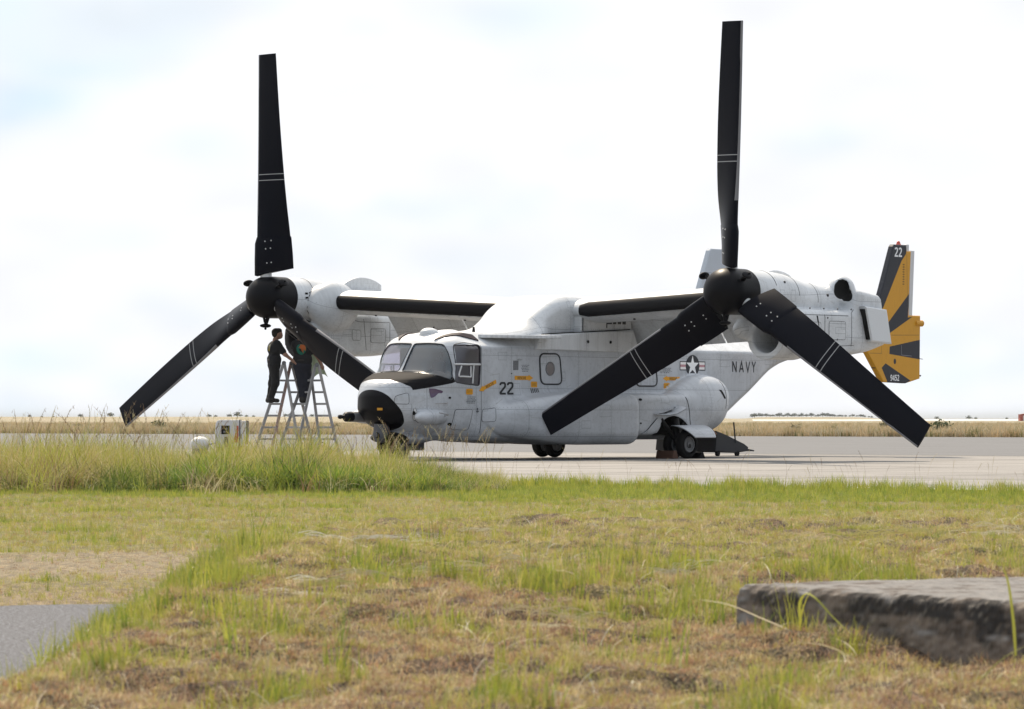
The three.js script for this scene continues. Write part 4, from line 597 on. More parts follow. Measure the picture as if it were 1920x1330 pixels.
// ---------- grass ----------
function tuft(n, h, spread, width, bend, seg = 3, tip = .15) {
  const P = [], I = [], N = [];
  for (let b = 0; b < n; b++) {
    const a = rnd() * 6.283, r = spread * Math.sqrt(rnd()), bx = Math.cos(a * 3.1 + b) * r, bz = Math.sin(a * 3.1 + b) * r, H = h * rr(.55, 1.15), B = bend * rr(.3, 1.3), w = width * rr(.7, 1.3), dx = Math.cos(a), dz = Math.sin(a), base = P.length / 3, tw = rr(-.9, .9), sx = -Math.sin(a + tw), sz = Math.cos(a + tw);
    for (let s = 0; s <= seg; s++) { const t = s / seg, ang = B * t, y = B < .01 ? H * t : H * Math.sin(ang) / Math.max(B, .01) * Math.cos(ang * .25), o = H * (1 - Math.cos(ang)) / Math.max(B, .01), ww = w * (1 - t * (1 - tip)) * .5; const x = bx + dx * o, z = bz + dz * o; P.push(x - sx * ww, y, z - sz * ww, x + sx * ww, y, z + sz * ww); const nx = -dx * .5, nz = -dz * .5; N.push(nx, .85, nz, nx, .85, nz); }
    for (let s = 0; s < seg; s++) { const k = base + s * 2; I.push(k, k + 1, k + 2, k + 1, k + 3, k + 2); }
  }
  return geoOf(P, I, null);
}
const leafMat = (rough = .95, tr = .42) => phys(1, 1, 1, Math.max(rough, .9), { transmission: tr, thickness: 0, side: THREE.DoubleSide, specularIntensity: .5 });
const M4 = new THREE.Matrix4(), Q4 = new THREE.Quaternion(), E4 = new THREE.Euler(), COL = new THREE.Color();
function meadow(name, label, category, geos, mat, spots) {                 // spots: [x, D, scale, stretch, color, variant, tilt]
  const by = geos.map(() => []); spots.forEach((s) => by[s[5] % geos.length].push(s));
  const grp = new THREE.Group(); grp.name = numbered(name); tag(grp, label, category, null, 'stuff'); scene.add(grp);
  geos.forEach((g, v) => { if (!by[v].length) return; const im = new THREE.InstancedMesh(g, mat, by[v].length); im.name = numbered(name + '_clump'); im.userData.kind = 'stuff'; im.castShadow = im.receiveShadow = true;
    by[v].forEach(([x, D, s, st, c, , tilt, yaw], i) => { E4.set((rnd() - .5) * (tilt ?? .25), yaw ?? rnd() * 6.283, (rnd() - .5) * (tilt ?? .25)); Q4.setFromEuler(E4); M4.compose(new THREE.Vector3(x, groundAt(x, D) + .002, -D), Q4, new THREE.Vector3(s, s * st, s)); im.setMatrixAt(i, M4); im.setColorAt(i, COL.setRGB(...c)); });
    grp.add(im); });
  return grp;
}
const vary = (c, k = .2) => { const s = 1 + rr(-k, k), t = rr(-.08, .08); return [c[0] * (s + t), c[1] * s, c[2] * (s - t)]; };
const GREEN = [.24, .3, .05], LIME = [.4, .41, .075], OLIVE = [.44, .39, .13], STRAW = [.6, .5, .3], PALE = [.74, .68, .52], RUST = [.42, .265, .16], BROWN = [.27, .18, .105], DEEP = [.08, .125, .025];
const pick = (list) => { let t = rnd(); for (const [c, p] of list) { if (t < p) return c; t -= p; } return list[0][0]; };
const blockAt = (x, D) => { const dx = x - .755, dD = D - 12.92, u = .54 * dx - .84 * dD, v = .86 * dx + .51 * dD; return u > -.03 && v > -.03; };
const width = (D) => D * .1345 + 1.1;                                     // a little wider than the view
const spotsIn = (D0, D1, perM2, f) => { const out = []; for (let D = D0; D < D1; D += .25) { const W = width(D), n = perM2(D) * W * 2 * .25; for (let i = 0; i < n || rnd() < n - i; i++) { if (i > n) break; const s = f(rr(-W, W), D + rr(0, .25)); if (s) out.push(s); } } return out; };
{
  const short = [0, 1, 2].map(() => tuft(9, .05, .035, .0042, .9)), mid = [0, 1].map(() => tuft(7, .085, .03, .0046, .8)), flat = [0, 1].map(() => tuft(9, .055, .045, .004, 1.75, 4));
  // the mound: thatch of dead stems with living grass in patches
  const live = (x, D) => fbm2(x * 1.3 + 11, D * .75, 4) * .85 + sstep(12.4, 16.5, D) * .26 - .2 + .2 * sstep(-.8, -1.5, x) + .14 * sstep(16, 22, D);
  meadow('mound_grass', 'patchy yellow-green and rust-brown grass on the low mound', 'grass', [...short, ...mid, ...flat], leafMat(), spotsIn(8.6, 31, (D) => clamp(1700 - (D - 12) * 85, 480, 1700), (x, D) => {
    const m = moundIn(x, D); if (m < .12 || blockAt(x, D)) return null; const g = live(x, D) + rr(-.25, .25), far = sstep(14.5, 18, D) * sstep(-1.45, -1.0, x);
    if (far > rnd()) return [x, D, rr(.55, .95), rr(.45, .9), vary(pick(g > .35 ? [[LIME, .45], [OLIVE, .4], [GREEN, .15]] : [[OLIVE, .46], [STRAW, .3], [LIME, .12], [RUST, .12]])), rnd() < .5 ? (rnd() * 3) | 0 : 5 + ((rnd() * 2) | 0), .5];
    if (g > .28) return [x, D, rr(.7, 1.25), rr(.8, 1.3), vary(pick([[GREEN, .35], [LIME, .45], [OLIVE, .2]])), rnd() < .6 ? (rnd() * 3) | 0 : 3 + ((rnd() * 2) | 0)];
    if (g > .02) return [x, D, rr(.6, 1.0), rr(.5, 1), vary(pick([[OLIVE, .42], [STRAW, .24], [LIME, .2], [RUST, .14]])), rnd() < .5 ? (rnd() * 3) | 0 : 5 + ((rnd() * 2) | 0)];
    return [x, D, rr(.5, 1.0), rr(.35, .8), vary(pick([[RUST, .36], [BROWN, .18], [STRAW, .26], [OLIVE, .2]]), .3), rnd() < .35 ? (rnd() * 3) | 0 : 5 + ((rnd() * 2) | 0), .6]; }));
  const straw = [0, 1, 2].map(() => tuft(2, .2, .08, .0034, 1.9, 6, .4));
  meadow('straw_litter', 'pale dead straw lying over the mound', 'straw', straw, leafMat(.6, .2), spotsIn(8.6, 27, (D) => 62, (x, D) => (moundIn(x, D) < .3 || blockAt(x, D) || fbm2(x * 1.5, D * 1.2, 3) < -.12 ? null : [x, D, rr(.35, 1.1), rr(.2, .6), vary(pick([[PALE, .6], [STRAW, .5]])), (rnd() * 3) | 0, .7])));
  const mat = [0, 1].map(() => { const P = [], I = []; for (let b = 0; b < 9; b++) { const z = rr(-.07, .07), x0 = rr(-.16, .06), L = rr(.1, .26), w = rr(.0008, .0015), bow = rr(.004, .025), dz = rr(-.05, .05), k0 = P.length / 3; for (let i = 0; i <= 6; i++) { const t = i / 6, x = x0 + L * t, y = .012 + bow * Math.sin(Math.PI * t) + rr(0, .003), zz = z + dz * t * t; P.push(x, y + w, zz - w, x, y - w, zz + w); if (i < 6) { const k = k0 + i * 2; I.push(k, k + 1, k + 2, k + 1, k + 3, k + 2); } } } return geoOf(P, I, null); });
  const mats = []; for (const [x0, D0, x1, D1, n] of [[-.8, 14.6, -.05, 16.2, 30], [-.95, 18.4, -.2, 20.5, 14], [-.2, 12.6, .3, 13.2, 8], [.6, 15.6, 1.5, 17, 10], [1.4, 19, 2.6, 20.4, 12], [-1.2, 13.6, -.8, 14.6, 6]]) for (let i = 0; i < n; i++) { const t = rnd(); mats.push([mix(x0, x1, t) + rr(-.12, .12), mix(D0, D1, t) + rr(-.25, .25), rr(.7, 1.1), rr(.7, 1.6), vary(pick([[PALE, .3], [STRAW, .5], [OLIVE, .2]])), i, .3, Math.atan2(D1 - D0, x1 - x0) * .35 + rr(-.3, .3)]); }
  meadow('matted_straw', 'matted pale straw lying in streaks across the mound', 'straw', mat, leafMat(.95, .2), mats);
  const skirt = []; for (let i = 0; i < 260; i++) { const t = rnd() * 1.9, o = rr(.02, .18); const x = .755 + .54 * t - .86 * o, D = 12.92 - .84 * t - .51 * o; skirt.push([x, D, rr(.5, 1.0), rr(.35, .8), vary(pick([[RUST, .3], [STRAW, .35], [OLIVE, .25], [BROWN, .1]]), .3), i, .9]); }
  meadow('dead_grass', 'dead brown grass packed against the foot of the concrete block', 'grass', [0, 1].map(() => tuft(9, .075, .04, .004, 1.4, 4)), leafMat(), skirt);
  const tall1 = [0, 1].map(() => tuft(8, .17, .035, .007, .55, 4));
  const clumps = []; for (const [x, D, r, n] of [[-1.15, 15, .14, 26], [-1.32, 17.2, .3, 26], [.62, 13.4, .16, 22], [1.05, 12.0, .07, 9], [-1.0, 13.3, .2, 18], [-.2, 19, .4, 18], [.45, 16, .4, 14], [-1.5, 12.4, .2, 16], [1.7, 12.1, .06, 6], [-.75, 11.2, .25, 12], [.2, 11.0, .3, 12], [.85, 12.45, .1, 5]]) for (let i = 0; i < n; i++) clumps.push([x + rr(-r, r), D + rr(-r, r) * 1.6, rr(.5, 1.1), rr(.8, 1.2), vary(pick([[LIME, .7], [GREEN, .3]])), i, .5]);
  meadow('clump_grass', 'bright green grass clumps standing up on the mound', 'grass', tall1, leafMat(), clumps);
  // the level verge behind the mound up to the apron
  const edgeD = (x) => (edgeN - .665 * x) / .747;
  meadow('verge_grass', 'short yellow-green mown grass between mound and apron', 'grass', [...short, ...mid, ...flat], leafMat(), spotsIn(19, 57, (D) => (D < 26 ? 240 : 200 - (D - 26) * 2), (x, D) => {
    if (moundIn(x, D) > .3 || D > edgeD(x) - .05) return null; const track = (x < .3 ? 1 : .25) * sstep(21.3, 22.8, D) * (1 - sstep(25.6, 27.4, D)), n = fbm2(x * .55, D * .35, 4), bare = D < 21.5 ? .62 : 0;
    if (x < -1.4 && D < 19.05 + (x + 2) * .45 && rnd() < .93 + (D < 18.4 ? .06 : 0)) return null;
    if (rnd() < track * .95 + bare) return rnd() < .5 ? [x, D, rr(.3, .7), rr(.3, .7), vary(pick([[STRAW, .4], [RUST, .3], [BROWN, .3]])), 5 + ((rnd() * 2) | 0), .6] : null;
    const fresh = sstep(41, 46, D + x * .5) * .6 + n * .7 + .07;
    const c = fresh > .3 ? pick([[LIME, .5], [GREEN, .45], [OLIVE, .05]]) : fresh > -.1 ? pick([[OLIVE, .5], [LIME, .32], [STRAW, .1], [RUST, .08]]) : pick([[OLIVE, .48], [STRAW, .22], [RUST, .1], [LIME, .2]]);
    return [x, D, rr(.65, 1.1) * (fresh > .3 ? 1.15 : .75), rr(.5, 1.1), vary(c), (rnd() * 7) | 0, .5]; }));
  const ridge = [0, 1, 2].map(() => tuft(10, .16, .06, .008, .7)), edge = [];
  for (let i = 0; i < 2600; i++) { const x = rr(-1.6, 8.2), D = edgeD(x) - Math.pow(rnd(), 1.7) * 3.2 - .02; if (fbm2(x * .9, D * .4, 3) < -.2 + .25 * rnd()) continue; edge.push([x, D, rr(.5, 1.15), rr(.7, 1.3), vary(pick([[LIME, .55], [GREEN, .35], [OLIVE, .1]])), i]); }
  meadow('fringe_grass', 'bright green grass fringe along the near edge of the apron', 'grass', ridge, leafMat(), edge);
  // the tall unmown bank at the left
  const bank = [0, 1, 2].map(() => tuft(10, .6, .13, .009, 1.15, 5)), bankFlat = [0, 1].map(() => tuft(11, .52, .16, .009, 2.0, 6)), tallSpots = [];
  const bankTop = (x) => 1.15 * mix(1, .5, sstep(-3.0, -.3, x)) * (1 + .22 * noise2(x * 1.1, 4) + .1 * noise2(x * 3, 9));
  for (let i = 0; i < 16000; i++) {
    const x = rr(-9.5, .05), f0 = 48.3 - (rnd() < .1 ? rr(0, 1.6) : 0) + .6 * noise2(x * .8, 2) + .45 * noise2(x * 3, 5), b0 = Math.min(edgeD(x) - .2, f0 + 8.5), D = f0 + Math.pow(rnd(), 1.35) * (b0 - f0); if (rnd() < sstep(-.55, .0, x)) continue; const lump = .82 + .28 * Math.max(0, .4 + noise2(x * 1.7 + 40, D * .9)) ;
    const n = fbm2(x * .7 + 30, D * .3, 3), deep = Math.exp(-(((x + 4.9) / .34) ** 2 + ((D - f0 - .4) / .9) ** 2)) + Math.exp(-(((x + 4.2) / .28) ** 2 + ((D - f0 - .2) / .7) ** 2)) + .6 * Math.exp(-(((x + 2.35) / .7) ** 2 + ((D - f0 - .3) / 1) ** 2)) + .5 * Math.exp(-(((x + .9) / .5) ** 2));
    const c = rnd() < deep ? pick([[DEEP, .5], [GREEN, .5]]) : D - f0 < .9 && rnd() < .55 ? pick([[BROWN, .45], [OLIVE, .3], [STRAW, .1], [DEEP, .15]]) : n > .02 ? pick([[LIME, .42], [GREEN, .24], [OLIVE, .2], [STRAW, .14]]) : pick([[OLIVE, .36], [STRAW, .36], [LIME, .28]]);  // front tufts pick darker browns: shade at the bank foot put into their colour
    tallSpots.push([x, D, rr(.7, 1.12) * bankTop(x) * lump, rr(.75, 1.1) * mix(.62, 1, sstep(0, 2.2, D - f0)), vary(c), rnd() < .55 ? (rnd() * 3) | 0 : 3 + ((rnd() * 2) | 0), .75]);
  }
  meadow('tall_grass', 'tall unmown green and straw-yellow grass bank at the left', 'tall grass', [...bank, ...bankFlat], leafMat(.95, .3), tallSpots);
  const leafy = []; for (let i = 0; i < 3600; i++) { const x = rr(-4.4, -.3), f0 = 48.2 + .5 * noise2(x * .8, 2), t = noise2(x * 1.4, 3); if (rnd() < .3 - t * .6) continue; leafy.push([x, f0 + rr(-.15, 2.4), rr(.6, 1.1) * bankTop(x), rr(.7, 1), vary(pick([[[.2, .31, .045], .55], [LIME, .3], [DEEP, .15]])), i, .5]); }
  meadow('leafy_weeds', 'dense leafy green weeds at the right end of the tall bank', 'weeds', [0, 1].map(() => tuft(18, .4, .16, .02, 1.35, 4, .1)), leafMat(), leafy);
  // stems with seed heads
  const stem = (h) => { const t = h * .28, parts = [tubeThrough([[0, 0, 0], [t * .15, h * .5, 0], [t * .5, h * .82, .01], [t, h, .03]], .0019, 8, 3)]; for (let k = 0; k < 6; k++) { const s = .78 + k * .035; const c = placed(new THREE.ConeGeometry(.0045, .05, 4), 0, .02, 0, 0, 0, rr(-.5, .5)); parts.push(placed(c, t * mix(.45, 1, (s - .78) / .24) + rr(-.01, .012), h * s, rr(-.012, .012))); } return mergeGeometries(parts.map((g) => (g.index ? g.toNonIndexed() : g))); };
  const stems = []; for (let i = 0; i < 420; i++) { const x = rr(-9, 1) < -3.4 || rnd() < .35 ? rr(-9, -3.2) : rr(-3.2, -.2), f0 = 48.6, D = f0 + rr(0, 7); if (D > edgeD(x) - .3 || (x > -4.2 && x < -3.3 && rnd() < .75)) continue; stems.push([x, D, rr(.75, 1.15) * mix(1, .8, sstep(-4, -1, x)), 1, vary(pick([[BROWN, .4], [STRAW, .6]])), i, .35]); }
  for (let i = 0; i < 60; i++) { const x = rr(-.2, 7), D = edgeD(x) - rr(.1, 1.4); stems.push([x, D, rr(.3, .55), 1, vary(pick([[BROWN, .6], [STRAW, .4]])), i, .5]); }
  meadow('seed_stems', 'thin dry stems with seed heads above the tall grass', 'grass stems', [.95, 1.0, .85].map(stem), leafMat(.7, .1), stems);
  // the dry plain beyond the taxiway
  const dry = [0, 1, 2].map(() => tuft(12, .5, .4, .05, .8)), plain = []; const D0 = (x) => (157 - .665 * x) / .747;
  for (let i = 0; i < 24000; i++) { const k = rr(-.155, .155), t = Math.pow(rnd(), 2.2), d0 = D0(0) / (1 + k * .89), D = d0 + .4 + t * 420, x = k * D; plain.push([x, D, rr(.6, 1.2), rr(.6, 1.1), vary(pick([[[.5, .4, .25], .6], [[.56, .48, .33], .25], [[.24, .23, .1], .15]]), .15), i]); }
  meadow('dry_grass', 'dry tan grass covering the plain behind the taxiway', 'dry grass', dry, leafMat(.8, .3), plain);
  // single long blades that stand out in front of the block
  const long = (pts, w, col, label) => { const c = new THREE.CatmullRomCurve3(pts.map(V3)), P = [], I = [], n = 22; for (let i = 0; i <= n; i++) { const t = i / n, p = c.getPoint(t), ww = w * Math.pow(1 - t, .45) * (.6 + .4 * Math.min(1, t * 5)), k = .5 * ww; P.push(p.x - k, p.y - k * .35, p.z, p.x, p.y + k * .25, p.z - k * .3, p.x + k, p.y - k * .1, p.z + .002); if (i < n) { const a = i * 3; I.push(a, a + 1, a + 3, a + 1, a + 4, a + 3, a + 1, a + 2, a + 4, a + 2, a + 5, a + 4); } } const m = leafMat(.45, .4); m.color.setRGB(...col); tag(mesh('grass_blade', geoOf(P, I, null)), label, 'grass blade').material = m; };
  const wp = (px, py, D) => [(px - 960) / 7140 * D, .93 - (py - 785) / 7140 * D, -D];
  long([wp(1502, 1168, 11.9), wp(1500, 1130, 11.85), wp(1512, 1113, 11.8), wp(1530, 1122, 11.75), wp(1560, 1155, 11.7), wp(1600, 1194, 11.6)], .011, LIME, 'long green grass blade arching in front of the concrete block');
  long([wp(1740, 1298, 11.0), wp(1800, 1296, 10.95), wp(1840, 1272, 10.9), wp(1880, 1235, 10.9), wp(1925, 1210, 10.9)], .011, [.36, .36, .12], 'long yellow-green blade curving up at the lower right corner');
  long([wp(1905, 1230, 11.2), wp(1900, 1160, 11.2), wp(1890, 1090, 11.2), wp(1880, 1060, 11.2)], .01, LIME, 'tall upright green blade at the right edge before the block');
  long([wp(1490, 1185, 12.4), wp(1430, 1160, 12.2), wp(1370, 1135, 12.1), wp(1310, 1124, 12)], .009, PALE, 'pale blade leaning left from the block corner');
  long([wp(1595, 1232, 11.6), wp(1650, 1262, 11.3), wp(1560, 1215, 11.4), wp(1500, 1205, 11.6)], .007, STRAW, 'dry straw stem lying at the foot of the block');
}
// ---------- wheel chocks ----------
const onAircraft = (u, v, w = 0) => [-.54 - .66523 * u + .74664 * v, w, -(86.4 - .74664 * u - .66523 * v)];
const acTurn = aircraft.rotation.y;
function chock(label, u, v, mat, len, h) {
  const s = new THREE.Shape([[-.1, 0], [.1, 0], [.06, h], [-.03, h]].map((p) => new THREE.Vector2(...p))), g = new THREE.ExtrudeGeometry(s, { depth: len, bevelEnabled: true, bevelSize: .008, bevelThickness: .008, bevelSegments: 1 }); g.translate(0, .008, -len / 2);
  const c = mesh('wheel_chock', g, mat); c.position.set(...onAircraft(u, v)); c.rotation.y = acTurn; return tag(c, label, 'wheel chock');
}
chock('brown wooden wheel chock in front of the near main wheels', -3.93, 2.02, std(.095, .045, .028, .8), .5, .17);
chock('dark wheel chock behind the near main wheels', -4.86, 2.12, rubber, .4, .13);

// ---------- ladders ----------
const alu = std(.36, .36, .37, .45, { metalness: .3 }), aluRed = std(.4, .29, .27, .5, { metalness: .2 });
function ladder(label, feet, tops, wornRed) {                            // feet and tops: near and far rails of the two sides
  const base = [0, 1, 2].map((k) => feet.reduce((s, p) => s + p[k], 0) / 4), L = thing('step_ladder', label, 'ladder', [base[0], 0, base[2]], 0, 'aluminium ladders under the far rotor');
  const loc = (p) => [p[0] - base[0], p[1], p[2] - base[2]], F = feet.map(loc), T = tops.map(loc);
  for (const [i, j] of [[0, 1], [2, 3]]) {                                // one side: rails i and j
    const rungDir = [F[j][0] - F[i][0], 0, F[j][2] - F[i][2]];
    for (const k of [i, j]) { mesh('rail', rail(F[k], T[k], .075, .03, [F[k][0] - T[k][0], 0, F[k][2] - T[k][2] + .3]), wornRed === k ? aluRed : alu, L); mesh('rubber_foot', box(.09, .06, .08, F[k][0], .03, F[k][2], .015), rubber, L); }
    for (let r = 0; r < 7; r++) { const t = (.155 + r * .281) / T[i][1]; const a = [0, 1, 2].map((q) => mix(F[i][q], T[i][q], t)), b = [0, 1, 2].map((q) => mix(F[j][q], T[j][q], t)); mesh('rung', rail(a, b, .05, .03, [0, 1, 0]), alu, L); }
  }
  for (const k of [0, 1]) mesh('hinge', placed(new THREE.CylinderGeometry(.05, .05, .06, 14), (T[k][0] + T[k + 2][0]) / 2, T[k][1] + .01, (T[k][2] + T[k + 2][2]) / 2, Math.PI / 2), greyMetal, L);
  return L;
}
const at91 = (px, w, D) => [(px - 960) / 7140 * D, w, -D];
ladder('left one of the two aluminium folding ladders under the far nacelle', [at91(473, 0, 91.1), at91(506, 0, 91.5), at91(564, 0, 91.1), at91(593, 0, 91.5)], [at91(531.5, 2.25, 91.15), at91(545, 2.25, 91.45), at91(533, 2.25, 91.15), at91(547, 2.25, 91.45)], 1);
ladder('right one of the two folding ladders, behind the black rotor blade', [at91(517, 0, 91.35), at91(553, 0, 90.9), at91(603, 0, 91.35), at91(637, 0, 90.9)], [at91(579, 2.2, 91.3), at91(591, 2.2, 91.0), at91(581, 2.2, 91.3), at91(597, 2.2, 91.0)], -1);

// ---------- the two mechanics: one continuous body each, clothes over it ----------
const cap = (p, a, b, ra, rb) => { const ab = [b[0] - a[0], b[1] - a[1], b[2] - a[2]], ap = [p[0] - a[0], p[1] - a[1], p[2] - a[2]], t = clamp((ap[0] * ab[0] + ap[1] * ab[1] + ap[2] * ab[2]) / (ab[0] ** 2 + ab[1] ** 2 + ab[2] ** 2 || 1e-9), 0, 1); return Math.hypot(ap[0] - ab[0] * t, ap[1] - ab[1] * t, ap[2] - ab[2] * t) - mix(ra, rb, t); };
const union = (bones, k) => (u, v, w) => { let d = 9; const p = [u, w, -v]; for (const [a, b, ra, rb] of bones) d = smin(d, cap(p, a, b, ra, rb), k); return d; };
function hand(bones, wrist, dir, palmNormal) {                            // palm, thumb and four curled fingers
  const d = V3(dir).normalize(), n = V3(palmNormal).addScaledVector(d, -V3(palmNormal).dot(d)).normalize(), s = new THREE.Vector3().crossVectors(d, n), W = V3(wrist), P = (a, b, c) => W.clone().addScaledVector(d, a).addScaledVector(s, b).addScaledVector(n, c).toArray();
  for (const k of [-.024, 0, .024]) bones.push([P(.0, k * .6, 0), P(.085, k, 0), .02, .018]);
  [[-.034, .066], [-.012, .078], [.011, .074], [.032, .058]].forEach(([o, l]) => { bones.push([P(.088, o, 0), P(.088 + l * .5, o * 1.1, .008), .0105, .0095], [P(.088 + l * .5, o * 1.1, .008), P(.088 + l * .75, o * 1.1, .034), .0095, .008]); });
  bones.push([P(.02, -.03, .004), P(.06, -.062, .02), .013, .011], [P(.06, -.062, .02), P(.088, -.06, .036), .011, .009]);
}
function person(label, pos, j, shirtArt, back) {
  const g = thing('person', label, 'person', pos); g.scale.set(1.1, 1.015, 1.1); const skin = std(.3, .17, .12, .6), body = [], shirt = [], trousers = [], boots = [], hair = [];
  const add = (list, a, b, ra, rb = ra) => list.push([a, b, ra, rb]), off = (p, x, y, z) => [p[0] + x, p[1] + y, p[2] + z];
  add(body, j.neck, off(j.neck, 0, -.06, 0), .058, .065); add(body, j.head, off(j.head, 0, -.05, 0), .088, .078); add(body, off(j.head, j.face[0] * .045, -.075, j.face[2] * .045), off(j.head, j.face[0] * .03, -.01, j.face[2] * .03), .06, .07);
  add(body, off(j.head, j.face[0] * .095, -.02, j.face[2] * .095), off(j.head, j.face[0] * .108, -.045, j.face[2] * .108), .013, .017);               // nose
  for (const s of [-1, 1]) { const ex = [-j.face[2] * s, j.face[0] * s]; add(body, off(j.head, ex[0] * .083, -.02, ex[1] * .083), off(j.head, ex[0] * .086, -.06, ex[1] * .086), .022, .015); add(body, off(j.head, j.face[0] * .075 + ex[0] * .035, .005, j.face[2] * .075 + ex[1] * .035), off(j.head, j.face[0] * .08 + ex[0] * .02, .005, j.face[2] * .08 + ex[1] * .02), .018); }
  add(body, off(j.head, j.face[0] * .09 - .012 * j.face[2], -.09, j.face[2] * .09), off(j.head, j.face[0] * .09 + .012 * j.face[2], -.09, j.face[2] * .09), .013);
  add(hair, off(j.head, -j.face[0] * .025, .03, -j.face[2] * .025), off(j.head, j.face[0] * .035, .055, j.face[2] * .035), .094, .07); add(hair, off(j.head, -j.face[0] * .045, -.03, -j.face[2] * .045), off(j.head, -j.face[0] * .03, .02, -j.face[2] * .03), .072, .085);
  const tors = (list, e) => { const across2 = (p, k) => [p[0] + j.side[0] * k, p[1], p[2] + j.side[2] * k];
    add(list, across2(j.chest, -.1), across2(j.chest, .1), .128 + e); add(list, across2(off(j.chest, 0, .1, 0), -.13), across2(off(j.chest, 0, .1, 0), .13), .085 + e); add(list, across2(j.waist, -.08), across2(j.waist, .08), .12 + e); };
  tors(body, 0); tors(shirt, .016); add(shirt, off(j.waist, -j.side[0] * .08, -.1, -j.side[2] * .08), off(j.waist, j.side[0] * .08, -.1, j.side[2] * .08), .122);
  for (const a of j.arms) { add(body, a[0], a[1], .056, .044); add(body, a[1], a[2], .043, .03); hand(body, a[2], V3(a[2]).sub(V3(a[1])).toArray(), a[3]); const m = [0, 1, 2].map((k) => mix(a[0][k], a[1][k], .72)); add(shirt, a[0], m, .078, .074); }
  for (const l of j.legs) { add(body, l[0], l[1], .085, .058); add(body, l[1], l[2], .056, .04); add(body, l[2], off(l[2], j.face[0] * .1, -.06, j.face[2] * .1), .04); add(trousers, l[0], l[1], .105, .08); add(trousers, l[1], off(l[2], 0, -.0, 0), .08, .07); add(boots, off(l[2], 0, .06, 0), off(l[2], 0, -.03, 0), .062, .06); add(boots, off(l[2], -j.face[0] * .04, -.055, -j.face[2] * .04), off(l[2], j.face[0] * .15, -.062, j.face[2] * .15), .055, .045); }
  add(trousers, off(j.hip, -j.side[0] * .07, 0, -j.side[2] * .07), off(j.hip, j.side[0] * .07, 0, j.side[2] * .07), .128); add(body, off(j.hip, -j.side[0] * .06, 0, -j.side[2] * .06), off(j.hip, j.side[0] * .06, 0, j.side[2] * .06), .11);
  const build = (name, bones, k, h, mat, parent) => { const f = union(bones, k), lo = [9, 9, 9], hi = [-9, -9, -9]; for (const [a, b, ra, rb] of bones) for (const [p, r] of [[a, ra], [b, rb]]) [p[0], -p[2], p[1]].forEach((q, i) => { lo[i] = Math.min(lo[i], q - r - .06); hi[i] = Math.max(hi[i], q + r + .06); }); return [mesh(name, netGeo(nets(f, lo, hi, h)), mat, parent), f]; };
  build('body', body, .035, .012, skin, g);
  const wr = (bones) => { const f = union(bones, .06); return (u, v, w) => f(u, v, w) + .006 * noise3(u * 9, v * 9, w * 7); };
  const cloth = (name, bones, h, mat) => { const f = wr(bones), lo = [9, 9, 9], hi = [-9, -9, -9]; for (const [a, b, ra, rb] of bones) for (const [p, r] of [[a, ra], [b, rb]]) [p[0], -p[2], p[1]].forEach((q, i) => { lo[i] = Math.min(lo[i], q - r - .06); hi[i] = Math.max(hi[i], q + r + .06); }); return [mesh(name, netGeo(nets(f, lo, hi, h)), mat, g), f]; };
  const [sh, sf] = cloth('shirt', shirt, .016, std(.012, .012, .014, .9)); cloth('trousers', trousers, .016, j.trousers); cloth('boots', boots, .014, std(.016, .014, .013, .7)); build('hair', hair, .05, .012, std(.014, .01, .008, .8), g);
  mesh('belt', placed(new THREE.TorusGeometry(.13, .022, 8, 28).scale(1.35, 1.0, 1), 0, 0, 0, Math.PI / 2).rotateY(Math.atan2(-j.side[2], j.side[0])).translate(j.hip[0], j.hip[1] + .11, j.hip[2]), std(.02, .018, .016, .6), g);
  { const c = V3(back.at), n = V3(back.n).normalize(), s = new THREE.Vector3().crossVectors(new THREE.Vector3(0, 1, 0), n).normalize(), ring = []; for (let i = 0; i < 20; i++) { const p = c.clone().addScaledVector(s, .125 * Math.cos(i * .31416)); p.y += .135 * Math.sin(i * .31416); ring.push([p.x, -p.z, p.y]); }
    const t = canvasTexture(128, 128, shirtArt); mesh('shirt_print', patch(ring, sf, .006, 0, .04, (p) => { const d = new THREE.Vector3(p[0], p[2], -p[1]).sub(c); return [.5 + d.dot(s) / .25, .5 + d.y / .27]; }), new THREE.MeshStandardMaterial({ map: t, roughness: .9 }), sh); }
  return g;
}
const navy = std(.016, .018, .028, .9), blackCloth = std(.011, .011, .012, .9);
person('dark haired person in black T-shirt and trousers facing right on the left ladder', [at91(510, 0, 91.25)[0], 1.30, -91.25], { face: [.95, 0, -.3], side: [.3, 0, .95], head: [.115, 1.645, 0], neck: [.07, 1.5, 0], chest: [.06, 1.27, 0], waist: [.045, 1.04, 0], hip: [.045, .9, 0], trousers: blackCloth,
  arms: [[[.12, 1.4, .17], [.3, 1.14, .2], [.47, .985, .12], [-.2, -1, 0]], [[.06, 1.4, -.18], [.26, 1.16, -.2], [.46, .99, -.1], [-.2, -1, 0]]], legs: [[[.06, .86, .1], [.08, .47, .11], [-.02, .12, .1]], [[.04, .86, -.09], [.0, .47, -.1], [-.06, .12, -.09]]] },
(x) => { x.fillStyle = '#15161a'; x.fillRect(0, 0, 128, 128); x.fillStyle = '#767a70'; x.beginPath(); x.arc(64, 56, 44, 0, 7); x.fill(); x.fillStyle = '#94802c'; x.beginPath(); x.arc(64, 72, 34, 0, 7); x.fill(); x.fillStyle = '#3a4038'; x.beginPath(); x.ellipse(62, 62, 14, 22, .3, 0, 7); x.fill(); }, { at: [-.07, 1.3, .1], n: [-.8, .1, .55] });
